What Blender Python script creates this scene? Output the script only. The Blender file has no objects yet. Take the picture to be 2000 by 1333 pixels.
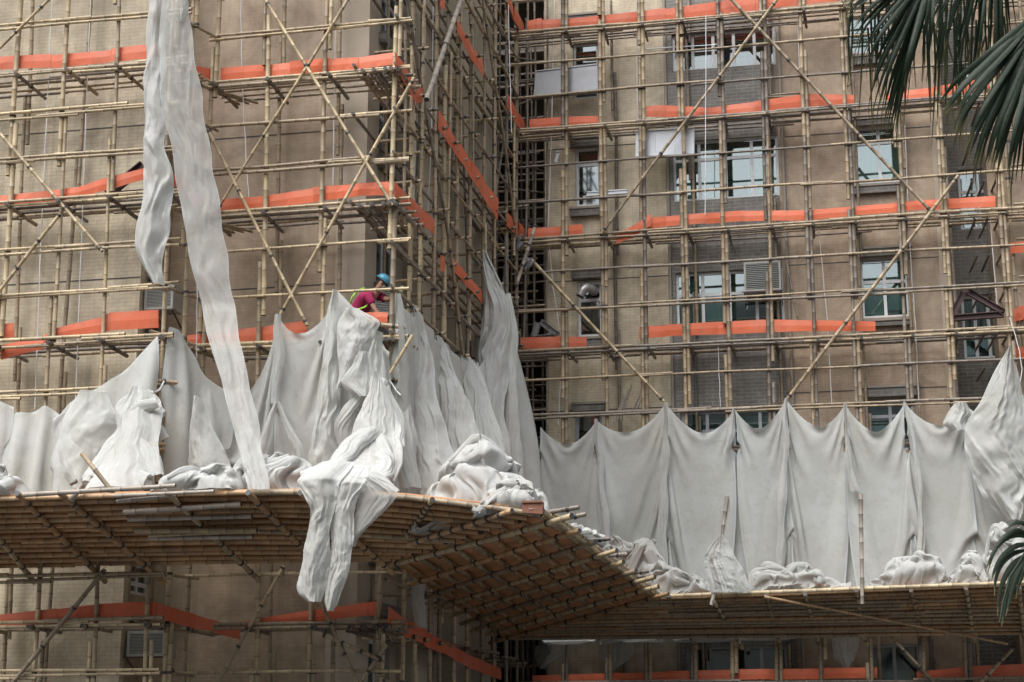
import bpy, math, random
import numpy as np
from mathutils import Vector
rnd = random.Random(7)
R = math.radians
sc = bpy.context.scene
C = sc.collection

# ---------------------------------------------------------------- camera geometry (world: X along the facades, Y into them, Z up)
F, YAW, PIT, CZ = 3250.0, R(11.8), R(13.7), 1.6
def ray(x, y):
    r = (x - 1000) / F; u = (666.5 - y) / F
    fh = math.cos(PIT) - math.sin(PIT) * u; z = math.sin(PIT) + math.cos(PIT) * u
    return (r * math.cos(YAW) - fh * math.sin(YAW), r * math.sin(YAW) + fh * math.cos(YAW), z)
def pw(x, y, W):
    d = ray(x, y); t = W / d[1]; return Vector((d[0] * t, W, CZ + d[2] * t))
def pu(x, y, U):
    d = ray(x, y); t = U / d[0]; return Vector((U, d[1] * t, CZ + d[2] * t))
cam_d = bpy.data.cameras.new('camera'); cam = bpy.data.objects.new('camera', cam_d); C.objects.link(cam)
cam.location = (0, 0, CZ); cam.rotation_euler = (math.pi / 2 + PIT, 0, YAW)
cam_d.sensor_width = 36; cam_d.lens = F / 2000 * 36; cam_d.clip_end = 2000; cam_d.clip_start = 0.1
sc.camera = cam
D0, D1, D2, UR = 28.7, 30.0, 42.0, -8.67          # scaffold planes: left block, middle, wing; return side
W0, W1, W2, UW, UJ = 29.9, 31.3, 43.1, -9.6, -13.85  # wall planes

# ---------------------------------------------------------------- materials
def nmat(name):
    m = bpy.data.materials.new(name); m.use_nodes = True
    nt = m.node_tree; nt.nodes.clear()
    return m, nt
def N(nt, t, **k):
    n = nt.nodes.new(t)
    for a, v in k.items():
        if a.startswith('i_'):
            key = a[2:]; key = int(key) if key.isdigit() else key.replace('_', ' ')
            n.inputs[key].default_value = v
        else: setattr(n, a, v)
    return n
def L(nt, a, b): nt.links.new(a, b)
def c4(c): return (c[0], c[1], c[2], 1)
def ramp(nt, fac, stops):
    n = N(nt, 'ShaderNodeValToRGB'); e = n.color_ramp.elements
    while len(e) < len(stops): e.new(0.5)
    for el, (p, c) in zip(e, stops): el.position = p; el.color = c4(c)
    L(nt, fac, n.inputs[0]); return n.outputs[0]
def mixc(nt, fac, a, b, mode='MIX'):
    n = N(nt, 'ShaderNodeMix', data_type='RGBA', blend_type=mode)
    for s, v in ((0, fac), (6, a), (7, b)):
        if hasattr(v, 'links'): L(nt, v, n.inputs[s])
        elif s == 0: n.inputs[0].default_value = v
        else: n.inputs[s].default_value = c4(v)
    return n.outputs[2]
def noise(nt, vec, scale, detail=4, rough=.55, dist=0):
    n = N(nt, 'ShaderNodeTexNoise', i_Scale=scale, i_Detail=detail, i_Roughness=rough, i_Distortion=dist)
    if vec: L(nt, vec, n.inputs['Vector'])
    return n.outputs['Fac']
def principled(nt, col, rough=.6, bump=None, bs=.3, bd=.01, **k):
    p = N(nt, 'ShaderNodeBsdfPrincipled'); o = N(nt, 'ShaderNodeOutputMaterial')
    if hasattr(col, 'links'): L(nt, col, p.inputs['Base Color'])
    else: p.inputs['Base Color'].default_value = c4(col)
    if hasattr(rough, 'links'): L(nt, rough, p.inputs['Roughness'])
    else: p.inputs['Roughness'].default_value = rough
    for a, v in k.items(): p.inputs[a.replace('_', ' ')].default_value = v
    if bump is not None:
        b = N(nt, 'ShaderNodeBump', i_Strength=bs, i_Distance=bd); L(nt, bump, b.inputs['Height']); L(nt, b.outputs[0], p.inputs['Normal'])
    L(nt, p.outputs[0], o.inputs[0]); return p
def simple(name, col, rough=.6, var=.25, scale=3, **k):
    m, nt = nmat(name); g = N(nt, 'ShaderNodeNewGeometry').outputs['Position']
    f = noise(nt, g, scale)
    c = mixc(nt, f, tuple(v * (1 - var) for v in col), tuple(min(1, v * (1 + var)) for v in col))
    principled(nt, c, rough, bump=noise(nt, g, scale * 12), bs=.15, **k); return m

def bamboo_mat(name, ca, cb, cc):
    m, nt = nmat(name)
    g = N(nt, 'ShaderNodeNewGeometry').outputs['Position']
    oi = N(nt, 'ShaderNodeObjectInfo').outputs['Random']
    base = ramp(nt, oi, [(0, ca), (.55, cb), (1, cc)])
    f = noise(nt, g, 1.6, 5)
    base = mixc(nt, ramp(nt, f, [(.35, (0, 0, 0)), (.7, (1, 1, 1))]), base, mixc(nt, .55, base, (.16, .13, .10)))
    st = noise(nt, g, 28, 3)
    base = mixc(nt, .5, base, ramp(nt, st, [(.3, (.45, .42, .4)), (.7, (1, 1, 1))]), 'MULTIPLY')
    nd = N(nt, 'ShaderNodeAttribute', attribute_name='nd').outputs['Fac']
    base = mixc(nt, nd, base, mixc(nt, .72, base, (.05, .04, .03)))
    principled(nt, base, .5, bump=st, bs=.2); return m
M = {}
M['bam_pale'] = bamboo_mat('bamboo_pale', (.77, .62, .38), (.67, .53, .32), (.56, .43, .26))
M['bam_brown'] = bamboo_mat('bamboo_brown', (.56, .44, .28), (.47, .365, .235), (.37, .295, .20))
M['bam_grey'] = bamboo_mat('bamboo_grey', (.34, .29, .23), (.27, .23, .19), (.17, .145, .12))
M['bam_deck'] = bamboo_mat('bamboo_deck', (.70, .45, .24), (.60, .37, .18), (.50, .30, .15))
M['bam_white'] = bamboo_mat('bamboo_bleached', (.62, .58, .52), (.55, .50, .44), (.48, .42, .35))
M['tie'] = simple('black_plastic_tie', (.045, .042, .04), .5)
M['steel'] = simple('weathered_steel', (.07, .036, .036), .45, .4, 6)
M['alu'] = simple('aluminium', (.34, .345, .36), .35, .15, 3, Metallic=.6)
M['aluL'] = simple('bright_sheet', (.58, .60, .62), .3, .1, 3, Metallic=.35)
M['frame'] = simple('window_frame_white', (.66, .68, .69), .4, .15)
M['frame_g'] = simple('window_frame_grey', (.34, .35, .36), .4, .15)
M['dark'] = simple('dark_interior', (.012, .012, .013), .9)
M['ac'] = simple('ac_casing', (.36, .36, .33), .5, .2)
M['acd'] = simple('ac_grille_dark', (.06, .07, .075), .5, .2)
M['concrete'] = simple('bare_render', (.30, .27, .23), .9, .2, 2)
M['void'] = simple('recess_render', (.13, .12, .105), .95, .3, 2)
M['ply'] = simple('plywood', (.52, .25, .115), .7, .4, 2.2)
M['board'] = simple('brown_board', (.20, .085, .05), .6, .3, 6)
M['cord'] = simple('white_cord', (.75, .75, .76), .6, .05)
M['pipe'] = simple('foil_duct', (.42, .41, .40), .35, .3, 14, Metallic=.5)
M['curtain'] = simple('mint_curtain', (.52, .72, .67), .9, .15, 5)
M['curtain_w'] = simple('pale_curtain', (.55, .56, .58), .9, .15, 5)
M['curtain_p'] = simple('mauve_curtain', (.34, .22, .30), .9, .3, 5)
M['blue'] = simple('blue_plastic', (.03, .22, .38), .5, .2)
M['grille'] = simple('window_grille', (.55, .66, .66), .4, .1)

def tile_mat(name, ca, cb, mortar, axis, tw=.26, th=.088, ms=.008, stain=(.18, .15, .12), sa=.5, off=.5, clean=None):
    m, nt = nmat(name)
    g = N(nt, 'ShaderNodeNewGeometry').outputs['Position']
    s = N(nt, 'ShaderNodeSeparateXYZ'); L(nt, g, s.inputs[0])
    cmb = N(nt, 'ShaderNodeCombineXYZ'); L(nt, s.outputs[axis], cmb.inputs[0]); L(nt, s.outputs[2], cmb.inputs[1])
    b = N(nt, 'ShaderNodeTexBrick', offset=off, i_Scale=1.0, i_Mortar_Size=ms, i_Mortar_Smooth=.2, i_Brick_Width=tw, i_Row_Height=th, i_Bias=0.0)
    b.inputs['Color1'].default_value = c4(ca); b.inputs['Color2'].default_value = c4(cb); b.inputs['Mortar'].default_value = c4(mortar)
    L(nt, cmb.outputs[0], b.inputs['Vector'])
    f1 = noise(nt, g, .55, 6, .62, .6); f2 = noise(nt, g, 2.3, 5, .6)
    mp = N(nt, 'ShaderNodeMapping'); mp.inputs['Scale'].default_value = (2.6, 2.6, .22); L(nt, g, mp.inputs[0])
    f3 = noise(nt, mp.outputs[0], 1.2, 4)
    col = mixc(nt, ramp(nt, f1, [(.42, (0, 0, 0)), (.62, (sa, sa, sa))]), b.outputs['Color'], stain)
    col = mixc(nt, ramp(nt, f3, [(.5, (0, 0, 0)), (.7, (.35, .35, .35))]), col, clean or tuple(min(1, v * 1.35) for v in ca))
    col = mixc(nt, .6, col, ramp(nt, f2, [(.3, (.62, .6, .58)), (.7, (1.15, 1.15, 1.15))]), 'MULTIPLY')
    mq = N(nt, 'ShaderNodeMapping'); mq.inputs['Scale'].default_value = (3.4, 3.4, .16); L(nt, g, mq.inputs[0]); f5 = noise(nt, mq.outputs[0], 1.6, 5, .6, .3)
    col = mixc(nt, .32, col, ramp(nt, f5, [(.32, (.58, .54, .50)), (.5, (1.05, 1.04, 1.02))]), 'MULTIPLY')
    f4 = noise(nt, g, .9, 6, .7, 2.2); col = mixc(nt, .5, col, ramp(nt, f4, [(.38, (.66, .62, .58)), (.55, (1.05, 1.05, 1.05))]), 'MULTIPLY')
    principled(nt, col, .55, bump=b.outputs['Fac'], bs=-.4, bd=.006); return m
for ax in (0, 1):
    t = 'xy'[ax]
    M['cream' + t] = tile_mat('cream_tile_' + t, (.64, .565, .415), (.59, .52, .385), (.48, .415, .30), ax, tw=.24, th=.08, ms=.007, stain=(.42, .35, .27), sa=.45)
    M['brown' + t] = tile_mat('brown_tile_' + t, (.45, .335, .235), (.40, .295, .205), (.46, .375, .285), ax, tw=.24, th=.08, ms=.007, stain=(.36, .29, .21), sa=.8, clean=(.47, .39, .29))
    M['grey' + t] = tile_mat('grey_tile_' + t, (.14, .136, .125), (.18, .173, .158), (.31, .30, .28), ax, tw=.3, th=.1, stain=(.16, .14, .12), sa=.4, off=.5, clean=(.17, .165, .155))
M['plaster'] = simple('stained_plaster', (.46, .39, .31), .9, .25, 1.2)
M['beige'] = simple('beige_panel', (.42, .365, .28), .85, .15, 1.0)

def orange_mat():
    m, nt = nmat('orange_corrugated_plastic')
    g = N(nt, 'ShaderNodeNewGeometry').outputs['Position']
    oi = N(nt, 'ShaderNodeObjectInfo').outputs['Random']
    c = ramp(nt, oi, [(0, (.84, .21, .095)), (1, (.74, .18, .085))])
    f = noise(nt, g, 1.7, 4)
    c = mixc(nt, ramp(nt, f, [(.45, (0, 0, 0)), (.75, (.5, .5, .5))]), c, (.78, .32, .22))
    c = mixc(nt, ramp(nt, noise(nt, g, 7, 4), [(.5, (0, 0, 0)), (.75, (.22, .22, .22))]), c, (.30, .14, .10))
    w = N(nt, 'ShaderNodeTexWave', i_Scale=14.0, bands_direction='X'); L(nt, g, w.inputs[0])
    p = principled(nt, c, .45, bump=w.outputs['Fac'], bs=.25, bd=.006)
    tr = N(nt, 'ShaderNodeBsdfTranslucent'); L(nt, c, tr.inputs[0])
    mx = N(nt, 'ShaderNodeMixShader', i_0=.3); o = [n for n in nt.nodes if n.type == 'OUTPUT_MATERIAL'][0]
    L(nt, p.outputs[0], mx.inputs[1]); L(nt, tr.outputs[0], mx.inputs[2]); L(nt, mx.outputs[0], o.inputs[0])
    return m
M['orange'] = orange_mat()

def net_mat(name, col, alpha, transl=.35, tint=(.55, .61, .62)):
    m, nt = nmat(name)
    g = N(nt, 'ShaderNodeNewGeometry').outputs['Position']
    f = noise(nt, g, .9, 5, .6)
    c = mixc(nt, ramp(nt, f, [(.35, (0, 0, 0)), (.7, (1, 1, 1))]), col, (col[0] * .84, col[1] * .83, col[2] * .78))
    c = mixc(nt, ramp(nt, noise(nt, g, 11, 4), [(.62, (0, 0, 0)), (.78, (.4, .4, .4))]), c, (.30, .28, .25))
    c = mixc(nt, ramp(nt, noise(nt, g, 2.1, 6, .7, 1.5), [(.5, (0, 0, 0)), (.72, (.5, .5, .5))]), c, (.40, .39, .35))
    at = N(nt, 'ShaderNodeAttribute', attribute_name='hem').outputs['Fac']
    c = mixc(nt, at, c, tint)
    d = N(nt, 'ShaderNodeBsdfDiffuse'); t = N(nt, 'ShaderNodeBsdfTranslucent'); x = N(nt, 'ShaderNodeBsdfTransparent')
    L(nt, c, d.inputs[0]); L(nt, c, t.inputs[0])
    ms = N(nt, 'ShaderNodeMapping'); ms.inputs['Scale'].default_value = (2.6, 2.6, 1.3); L(nt, g, ms.inputs[0])
    bsum = N(nt, 'ShaderNodeMath', operation='ADD')
    L(nt, noise(nt, ms.outputs[0], 2.2, 6, .6, .8), bsum.inputs[0])
    wv = N(nt, 'ShaderNodeMath', operation='MULTIPLY', i_1=.05); L(nt, noise(nt, g, 60, 2), wv.inputs[0]); L(nt, wv.outputs[0], bsum.inputs[1])
    for sc_, am in ((1.5, .55), (4.2, .12)):
        n1 = noise(nt, g, sc_, 3, .5, 1.2); sb_ = N(nt, 'ShaderNodeMath', operation='SUBTRACT', i_1=.5); L(nt, n1, sb_.inputs[0]); ab = N(nt, 'ShaderNodeMath', operation='ABSOLUTE'); L(nt, sb_.outputs[0], ab.inputs[0])
        ml = N(nt, 'ShaderNodeMath', operation='MULTIPLY_ADD', i_1=am * 2.2); L(nt, ab.outputs[0], ml.inputs[0]); L(nt, bsum.outputs[0], ml.inputs[2]); bsum = ml
    b = N(nt, 'ShaderNodeBump', i_Strength=.22, i_Distance=.05); L(nt, bsum.outputs[0], b.inputs['Height'])
    L(nt, b.outputs[0], d.inputs['Normal']); L(nt, b.outputs[0], t.inputs['Normal'])
    m1 = N(nt, 'ShaderNodeMixShader', i_0=transl * .6); L(nt, d.outputs[0], m1.inputs[1]); L(nt, t.outputs[0], m1.inputs[2])
    m2 = N(nt, 'ShaderNodeMixShader'); 
    sb = N(nt, 'ShaderNodeMath', operation='MULTIPLY_ADD', i_1=-alpha, i_2=alpha); L(nt, at, sb.inputs[0]); L(nt, sb.outputs[0], m2.inputs[0])
    L(nt, m1.outputs[0], m2.inputs[1]); L(nt, x.outputs[0], m2.inputs[2])
    o = N(nt, 'ShaderNodeOutputMaterial'); L(nt, m2.outputs[0], o.inputs[0]); return m
M['net'] = net_mat('white_gauze_net', (.60, .615, .60), .14)
M['net_thin'] = net_mat('thin_gauze_net', (.62, .63, .62), .36, .45)
M['net_w'] = net_mat('clean_gauze_net', (.575, .585, .575), .10)
M['net_g'] = net_mat('grey_gauze_net', (.55, .565, .555), .16, .2)

def glass_mat(name, col, tr):
    m, nt = nmat(name)
    d = N(nt, 'ShaderNodeBsdfDiffuse'); d.inputs[0].default_value = c4(col)
    x = N(nt, 'ShaderNodeBsdfTransparent'); x.inputs[0].default_value = (.75, .9, .88, 1)
    gl = N(nt, 'ShaderNodeBsdfGlossy', i_Roughness=.04); gl.inputs[0].default_value = (.9, .96, .96, 1)
    m1 = N(nt, 'ShaderNodeMixShader', i_0=tr); L(nt, d.outputs[0], m1.inputs[1]); L(nt, x.outputs[0], m1.inputs[2])
    m2 = N(nt, 'ShaderNodeMixShader', i_0=.27); L(nt, m1.outputs[0], m2.inputs[1]); L(nt, gl.outputs[0], m2.inputs[2])
    o = N(nt, 'ShaderNodeOutputMaterial'); L(nt, m2.outputs[0], o.inputs[0]); return m
M['glass'] = glass_mat('window_glass', (.03, .075, .07), .75)
M['glass_d'] = glass_mat('window_glass_dark', (.01, .015, .015), .6)

# ---------------------------------------------------------------- object helpers
def tag(o, label=None, cat=None, group=None, kind=None):
    for k, v in (('label', label), ('category', cat), ('group', group), ('kind', kind)):
        if v: o[k] = v
    return o
def empty(name, loc, label, cat, group=None):
    o = bpy.data.objects.new(name, None); C.objects.link(o); o.location = loc
    return tag(o, label, cat, group)
class MB:
    def __init__(s): s.v = []; s.f = []; s.m = []; s.nd = []; s.sm = []
    def add(s, vs, fs, mi=0, nd=None, smooth=False):
        b = len(s.v); s.v += [tuple(v) for v in vs]; s.f += [[i + b for i in f] for f in fs]
        s.m += [mi] * len(fs) if isinstance(mi, int) else mi; s.nd += nd if nd else [0.0] * len(vs); s.sm += [smooth] * len(fs)
    def box(s, a, b, mi=0):
        x0, y0, z0 = a; x1, y1, z1 = b
        s.add([(x0, y0, z0), (x1, y0, z0), (x1, y1, z0), (x0, y1, z0), (x0, y0, z1), (x1, y0, z1), (x1, y1, z1), (x0, y1, z1)],
              [(0, 3, 2, 1), (4, 5, 6, 7), (0, 1, 5, 4), (1, 2, 6, 5), (2, 3, 7, 6), (3, 0, 4, 7)], mi)
    def bar(s, p, q, w, h, up=(0, 0, 1), mi=0):
        p, q = Vector(p), Vector(q); d = (q - p).normalized(); u = Vector(up)
        if abs(d.dot(u)) > .95: u = Vector((1, 0, 0))
        a = d.cross(u).normalized() * w / 2; b = a.cross(d).normalized() * h / 2
        vs = [p - a - b, p + a - b, p + a + b, p - a + b, q - a - b, q + a - b, q + a + b, q - a + b]
        s.add(vs, [(0, 1, 2, 3), (7, 6, 5, 4), (0, 4, 5, 1), (1, 5, 6, 2), (2, 6, 7, 3), (3, 7, 4, 0)], mi)
    def tube(s, pts, rad, seg=7, mi=0, nd=None, cap=None):
        pts = [Vector(p) for p in pts]; n = len(pts)
        if not hasattr(rad, '__len__'): rad = [rad] * n
        t = (pts[-1] - pts[0]).normalized(); a = t.orthogonal().normalized(); vs = []; nds = []
        for i in range(n):
            t = (pts[min(i + 1, n - 1)] - pts[max(i - 1, 0)]).normalized()
            a = (a - t * a.dot(t)).normalized(); b = t.cross(a)
            for k in range(seg):
                w = 2 * math.pi * k / seg; vs.append(pts[i] + (a * math.cos(w) + b * math.sin(w)) * rad[i]); nds.append(nd[i] if nd else 0.0)
        fs = [(i * seg + k, i * seg + (k + 1) % seg, (i + 1) * seg + (k + 1) % seg, (i + 1) * seg + k) for i in range(n - 1) for k in range(seg)]
        s.add(vs, fs, mi, nds, True)
        s.add(vs[:seg], [tuple(range(seg))[::-1]], mi if cap is None else cap); s.add(vs[-seg:], [tuple(range(seg))], mi if cap is None else cap)
    def build(s, name, mats, parent=None, origin=None, nd=False, attr='nd'):
        me = bpy.data.meshes.new(name); org = Vector(origin) if origin is not None else Vector((0, 0, 0))
        if parent is not None: org = parent.matrix_basis.translation if parent.parent is None else parent.matrix_basis.translation + parent.parent.matrix_basis.translation
        me.from_pydata([(v[0] - org[0], v[1] - org[1], v[2] - org[2]) for v in s.v], [], s.f)
        for m in (mats if isinstance(mats, (list, tuple)) else [mats]): me.materials.append(m)
        me.polygons.foreach_set('material_index', s.m); me.polygons.foreach_set('use_smooth', s.sm)
        if nd: me.attributes.new(attr, 'FLOAT', 'POINT').data.foreach_set('value', s.nd)
        me.update(); o = bpy.data.objects.new(name, me); C.objects.link(o)
        if parent is not None: o.parent = parent
        elif origin is not None: o.location = org
        return o

def bamboo_mb(mb, p, q, r, ties=(), bend=.012, seg=7, hollow=True):
    p, q = Vector(p), Vector(q); Ln = (q - p).length
    if Ln < .02: return
    d = (q - p) / Ln; a = d.orthogonal().normalized(); a = a * math.cos(w := rnd.uniform(0, 6.28)) + d.cross(a) * math.sin(w)
    amp = bend * Ln * rnd.uniform(-1, 1); amp2 = bend * .5 * Ln * rnd.uniform(-1, 1)
    ss = [0]; x = rnd.uniform(.1, .4); pts = []; rad = []; nd = []
    def P(t): return p + d * (t * Ln) + a * (amp * math.sin(math.pi * t) + amp2 * math.sin(2 * math.pi * t))
    seq = [(0, 1, 0)]
    while x < Ln - .08:
        seq += [(x - .022, .96, 0), (x, 1.13, 1), (x + .018, .98, .35)]; x += rnd.uniform(.3, .46)
    seq += [(Ln, 1, 0)]; tp = rnd.choice((.86, 1.0)) 
    for s_, rr, n_ in seq:
        t = s_ / Ln; pts.append(P(t)); rad.append(r * rr * (1 + (tp - 1) * t)); nd.append(n_)
    mb.tube(pts, rad, seg, 0, nd, 1 if hollow else 0)
    for t in ties:
        if not 0 < t < 1: continue
        c = P(t); w_ = .026
        mb.tube([c - d * w_, c + d * w_ * .2, c + d * w_], [r * 1.12, r * 1.24, r * 1.12], seg, 1)
        for _ in range(rnd.choice((0, 1, 2, 3))):
            e = Vector((rnd.uniform(-1, 1), rnd.uniform(-.8, .2), rnd.uniform(-1.6, .7))) * rnd.uniform(.08, .16); k = Vector((.006, 0, .006))
            m_ = c + e * .5 + Vector((rnd.uniform(-.03, .03), -.02, 0))
            mb.add([c - k, c + k, m_ + k, m_ - k, c + e + Vector((0, 0, -.03))], [(0, 1, 2, 3), (3, 2, 4)], 1)
def bamboo(parent, name, p, q, r, mat, ties=(), bend=.006, seg=7, **k):
    mb = MB(); bamboo_mb(mb, p, q, r, ties, bend, seg)
    return mb.build(name, [M[mat], M['tie']], parent, nd=True, **k)

def runs(a, b, lo=4.2, hi=6.4, lap=.9):
    out = []; x = a - rnd.uniform(0, 3)
    while x < b:
        l = rnd.uniform(lo, hi); s, e = max(x, a), min(x + l, b)
        if e - s > .5: out.append((s, e))
        x += l - lap
    return out
def upright(parent, top, bot, r, mats, side=(1, 0, 0), zt=None, zb=None, rows=(), lap=1.1, name='upright'):
    d = (bot - top); 
    f = lambda z: top + d * ((z - top.z) / d.z)
    zt = zt if zt is not None else top.z; zb = zb if zb is not None else bot.z
    sd = Vector(side); sg = rnd.choice((-1, 1))
    for i, (s, e) in enumerate(runs(zb, zt, lap=lap)):
        off = sd * (r * .98 * sg * (1 if i % 2 else -1))
        ties = [(z - s) / (e - s) for z in rows if s + .05 < z < e - .05]
        bamboo(parent, name, f(s) + off, f(e) + off, r * rnd.uniform(.92, 1.2), rnd.choice(mats), ties, .004, 8)

# rows of ledgers per plane (heights)
Z0 = [17.55, 16.7, 15.87, 14.81, 13.91, 12.99, 12.06, 11.08, 10.16, 9.21, 8.21, 7.1, 6.0, 4.67, 3.84, 2.93, 2.1]
Z1 = [17.55, 16.75, 15.85, 14.82, 13.85, 12.92, 12.0, 11.18, 10.22, 9.27, 8.3, 7.1, 6.0, 4.75, 3.84, 2.93, 2.1]
Z2 = [21.8, 20.83, 19.89, 18.9, 17.98, 16.89, 15.88, 14.83, 13.89, 12.89, 11.75, 10.95, 10.01, 9.0, 7.9, 6.8, 5.8, 4.3, 3.15, 2.4]
DK0 = [17.55, 14.81, 12.06, 9.21, 3.84]; DK1 = [17.55, 14.82, 12.0, 9.27, 3.84]; DK2 = [20.83, 17.98, 14.83, 11.75, 3.15]
ZR = [21.0, 20.0, 19.0, 17.95, 16.9, 15.9, 14.85, 13.9, 12.95, 12.0, 11.1, 10.2, 9.3, 8.3, 7.2, 6.0, 4.6, 3.7, 2.8]
DKR = [20.9, 17.95, 14.85, 12.0, 9.3, 3.7]
# ---------------------------------------------------------------- setting: ground, walls
mb = MB(); mb.add([(-400, -400, 0), (400, -400, 0), (400, 400, 0), (-400, 400, 0)], [(0, 1, 2, 3)])
tag(mb.build('ground', simple('concrete_paving', (.09, .09, .088), .9, .3, 2)), kind='structure')

def wall(parent, name, axis, pl, a0, a1, z0, z1, holes, mat, th=.22, sign=1):
    """slab on a plane with real openings; axis 'x' = facade at W=pl, axis 'y' = side face at U=pl (front of the slab at pl)."""
    mb = MB(); As = sorted({a0, a1, *[h[0] for h in holes], *[h[1] for h in holes]}); Zs = sorted({z0, z1, *[h[2] for h in holes], *[h[3] for h in holes]})
    As = [a for a in As if a0 <= a <= a1]; Zs = [z for z in Zs if z0 <= z <= z1]
    for z, zz in zip(Zs, Zs[1:]):
        run = None
        for a, aa in list(zip(As, As[1:])) + [(None, None)]:
            inside = a is not None and any(h[0] <= (a + aa) / 2 <= h[1] and h[2] <= (z + zz) / 2 <= h[3] for h in holes)
            if a is not None and not inside: run = (run[0], aa) if run else (a, aa)
            elif run:
                if axis == 'x': mb.box((run[0], pl, z), (run[1], pl + th, zz))
                else: mb.box((pl - th, run[0], z), (pl, run[1], zz))
                run = None
            if inside: run = None
    return mb.build(name, mat, parent)

def window(parent, axis, pl, a0, a1, z0, z1, cols=2, trans=None, frame='frame', glass='glass', curtain=None, grille=False, seed=0, lab=None, rc=.1):
    """opening filled with frame, panes, dark room and curtain; returns hole rect"""
    T = (lambda a, d, z: (a, pl + d, z)) if axis == 'x' else (lambda a, d, z: (pl - d, a, z))
    def bx(mb, a, b, da, db, z, zz, mi=0):
        p, q = T(a, da, z), T(b, db, zz); mb.box(tuple(map(min, p, q)), tuple(map(max, p, q)), mi)
    g = .004; f = MB(); w = .07
    A0, A1, B0, B1 = a0 + g, a1 - g, z0 + g, z1 - g
    bx(f, A0, A1, rc, rc + .07, B0, B0 + w); bx(f, A0, A1, rc, rc + .07, B1 - w, B1)
    bx(f, A0, A0 + w, rc, rc + .07, B0 + w, B1 - w); bx(f, A1 - w, A1, rc, rc + .07, B0 + w, B1 - w)
    cw = (A1 - A0) / cols
    for i in range(1, cols): bx(f, A0 + i * cw - w * .6, A0 + i * cw + w * .6, rc, rc + .068, B0 + w, B1 - w)
    if trans: bx(f, A0 + w, A1 - w, rc - .002, rc + .066, trans - w * .6, trans + w * .6)
    root = f.build('window', M[frame], parent); 
    if lab: root['label'] = lab
    p = MB(); bx(p, A0 + .02, A1 - .02, rc + .03, rc + .04, B0 + .02, B1 - .02); p.build('pane', M[glass], root)
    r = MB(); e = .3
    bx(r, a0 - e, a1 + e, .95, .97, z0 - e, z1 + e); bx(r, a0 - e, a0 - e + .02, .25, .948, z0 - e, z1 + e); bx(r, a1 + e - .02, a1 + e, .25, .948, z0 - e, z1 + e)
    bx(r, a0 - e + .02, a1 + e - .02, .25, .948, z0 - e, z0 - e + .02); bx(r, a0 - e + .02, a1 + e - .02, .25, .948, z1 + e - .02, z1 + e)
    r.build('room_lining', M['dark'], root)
    if curtain:
        rr = random.Random(seed); cm = MB(); 
        for (u, v, zt, zb) in curtain[1]:
            n = 26; vs = []
            for i in range(n + 1):
                a = A0 + (A1 - A0) * (u + (v - u) * i / n); dd = rc + .17 + .025 * math.sin(i * 1.9 + rr.uniform(-.5, .5))
                vs += [T(a, dd, B0 + (B1 - B0) * zb), T(a, dd, B0 + (B1 - B0) * zt)]
            cm.add(vs, [(2 * i, 2 * i + 2, 2 * i + 3, 2 * i + 1) for i in range(n)], smooth=True)
        cm.build('curtain', M[curtain[0]], root)
    if grille:
        gm = MB(); k = max(3, int((A1 - A0) / .16))
        for i in range(1, k):
            a = A0 + (A1 - A0) * i / k; gm.bar(T(a, rc + .1, B0 + w), T(a, rc + .1, B1 - w), .012, .012)
        for t_ in (.25, .72): gm.bar(T(A0 + w, rc + .104, B0 + (B1 - B0) * t_), T(A1 - w, rc + .104, B0 + (B1 - B0) * t_), .012, .012)
        for i in range(cols):
            ca = A0 + cw * (i + .5); cz = (B0 + B1) / 2; h = (B1 - B0) * .17
            pts = [(ca, cz + h), (ca + cw * .16, cz + h * .5), (ca + cw * .16, cz - h * .5), (ca, cz - h), (ca - cw * .16, cz - h * .5), (ca - cw * .16, cz + h * .5)]
            for j in range(6): gm.bar(T(pts[j][0], rc + .108, pts[j][1]), T(pts[(j + 1) % 6][0], rc + .108, pts[(j + 1) % 6][1]), .012, .012)
        gm.build('grille', M['grille'], root)
    return (a0, a1, z0, z1)
def ledge(parent, name, x0, x1, yt, yb, W, d, mat='greyx'):
    mb = MB(); p, q = pw(x0, (yt + yb) / 2, W - d), pw(x1, (yt + yb) / 2, W - d); xm = (x0 + x1) / 2
    zt, zb = pw(xm, yt, W - d).z, pw(xm, yb, W - d).z
    mb.box((p.x, W - d, zb), (q.x, W - .003, zt)); mb.box((p.x - .03, W - d - .03, zt - .05), (q.x + .03, W - .006, zt + .01), 1)
    return mb.build(name, [M[mat], M['concrete']], parent)
def rect(x0, x1, yt, yb, W):
    ym = (yt + yb) / 2; xm = (x0 + x1) / 2
    return pw(x0, ym, W).x, pw(x1, ym, W).x, pw(xm, yb, W).z, pw(xm, yt, W).z

# ---- right wing of the building
wing = empty('apartment_block', (-2, W2, 0), 'right hand apartment block, cream, grey and brown tiled wall with several storeys of windows', 'building')
H = []
def win(x0, x1, yt, yb, Wp=W2, **k):
    a0, a1, z0, z1 = rect(x0, x1, yt, yb, Wp)
    if 'ty' in k: k['trans'] = pw((x0 + x1) / 2, k.pop('ty'), Wp).z
    h = window(wing, 'x', Wp, a0, a1, z0, z1, seed=int(x0 + yt), **k); H.append(h); return h
win(1119, 1169, 83, 192, cols=1, ty=126, frame='frame_g', glass='glass_d')
win(1124, 1172, 288, 402, cols=1, ty=320, glass='glass_d', curtain=('curtain', [(.1, .9, .55, .3)]))
win(1128, 1176, 549, 657, cols=1, ty=585, glass='glass_d', curtain=('curtain_w', [(.55, .9, .5, .05)]))
win(1124, 1176, 806, 900, cols=1, frame='frame_g', glass='glass_d')
win(1122, 1170, 1120, 1230, cols=1, frame='frame_g', glass='glass_d')
nB = len(H)
BW = W2 - .12
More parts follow.
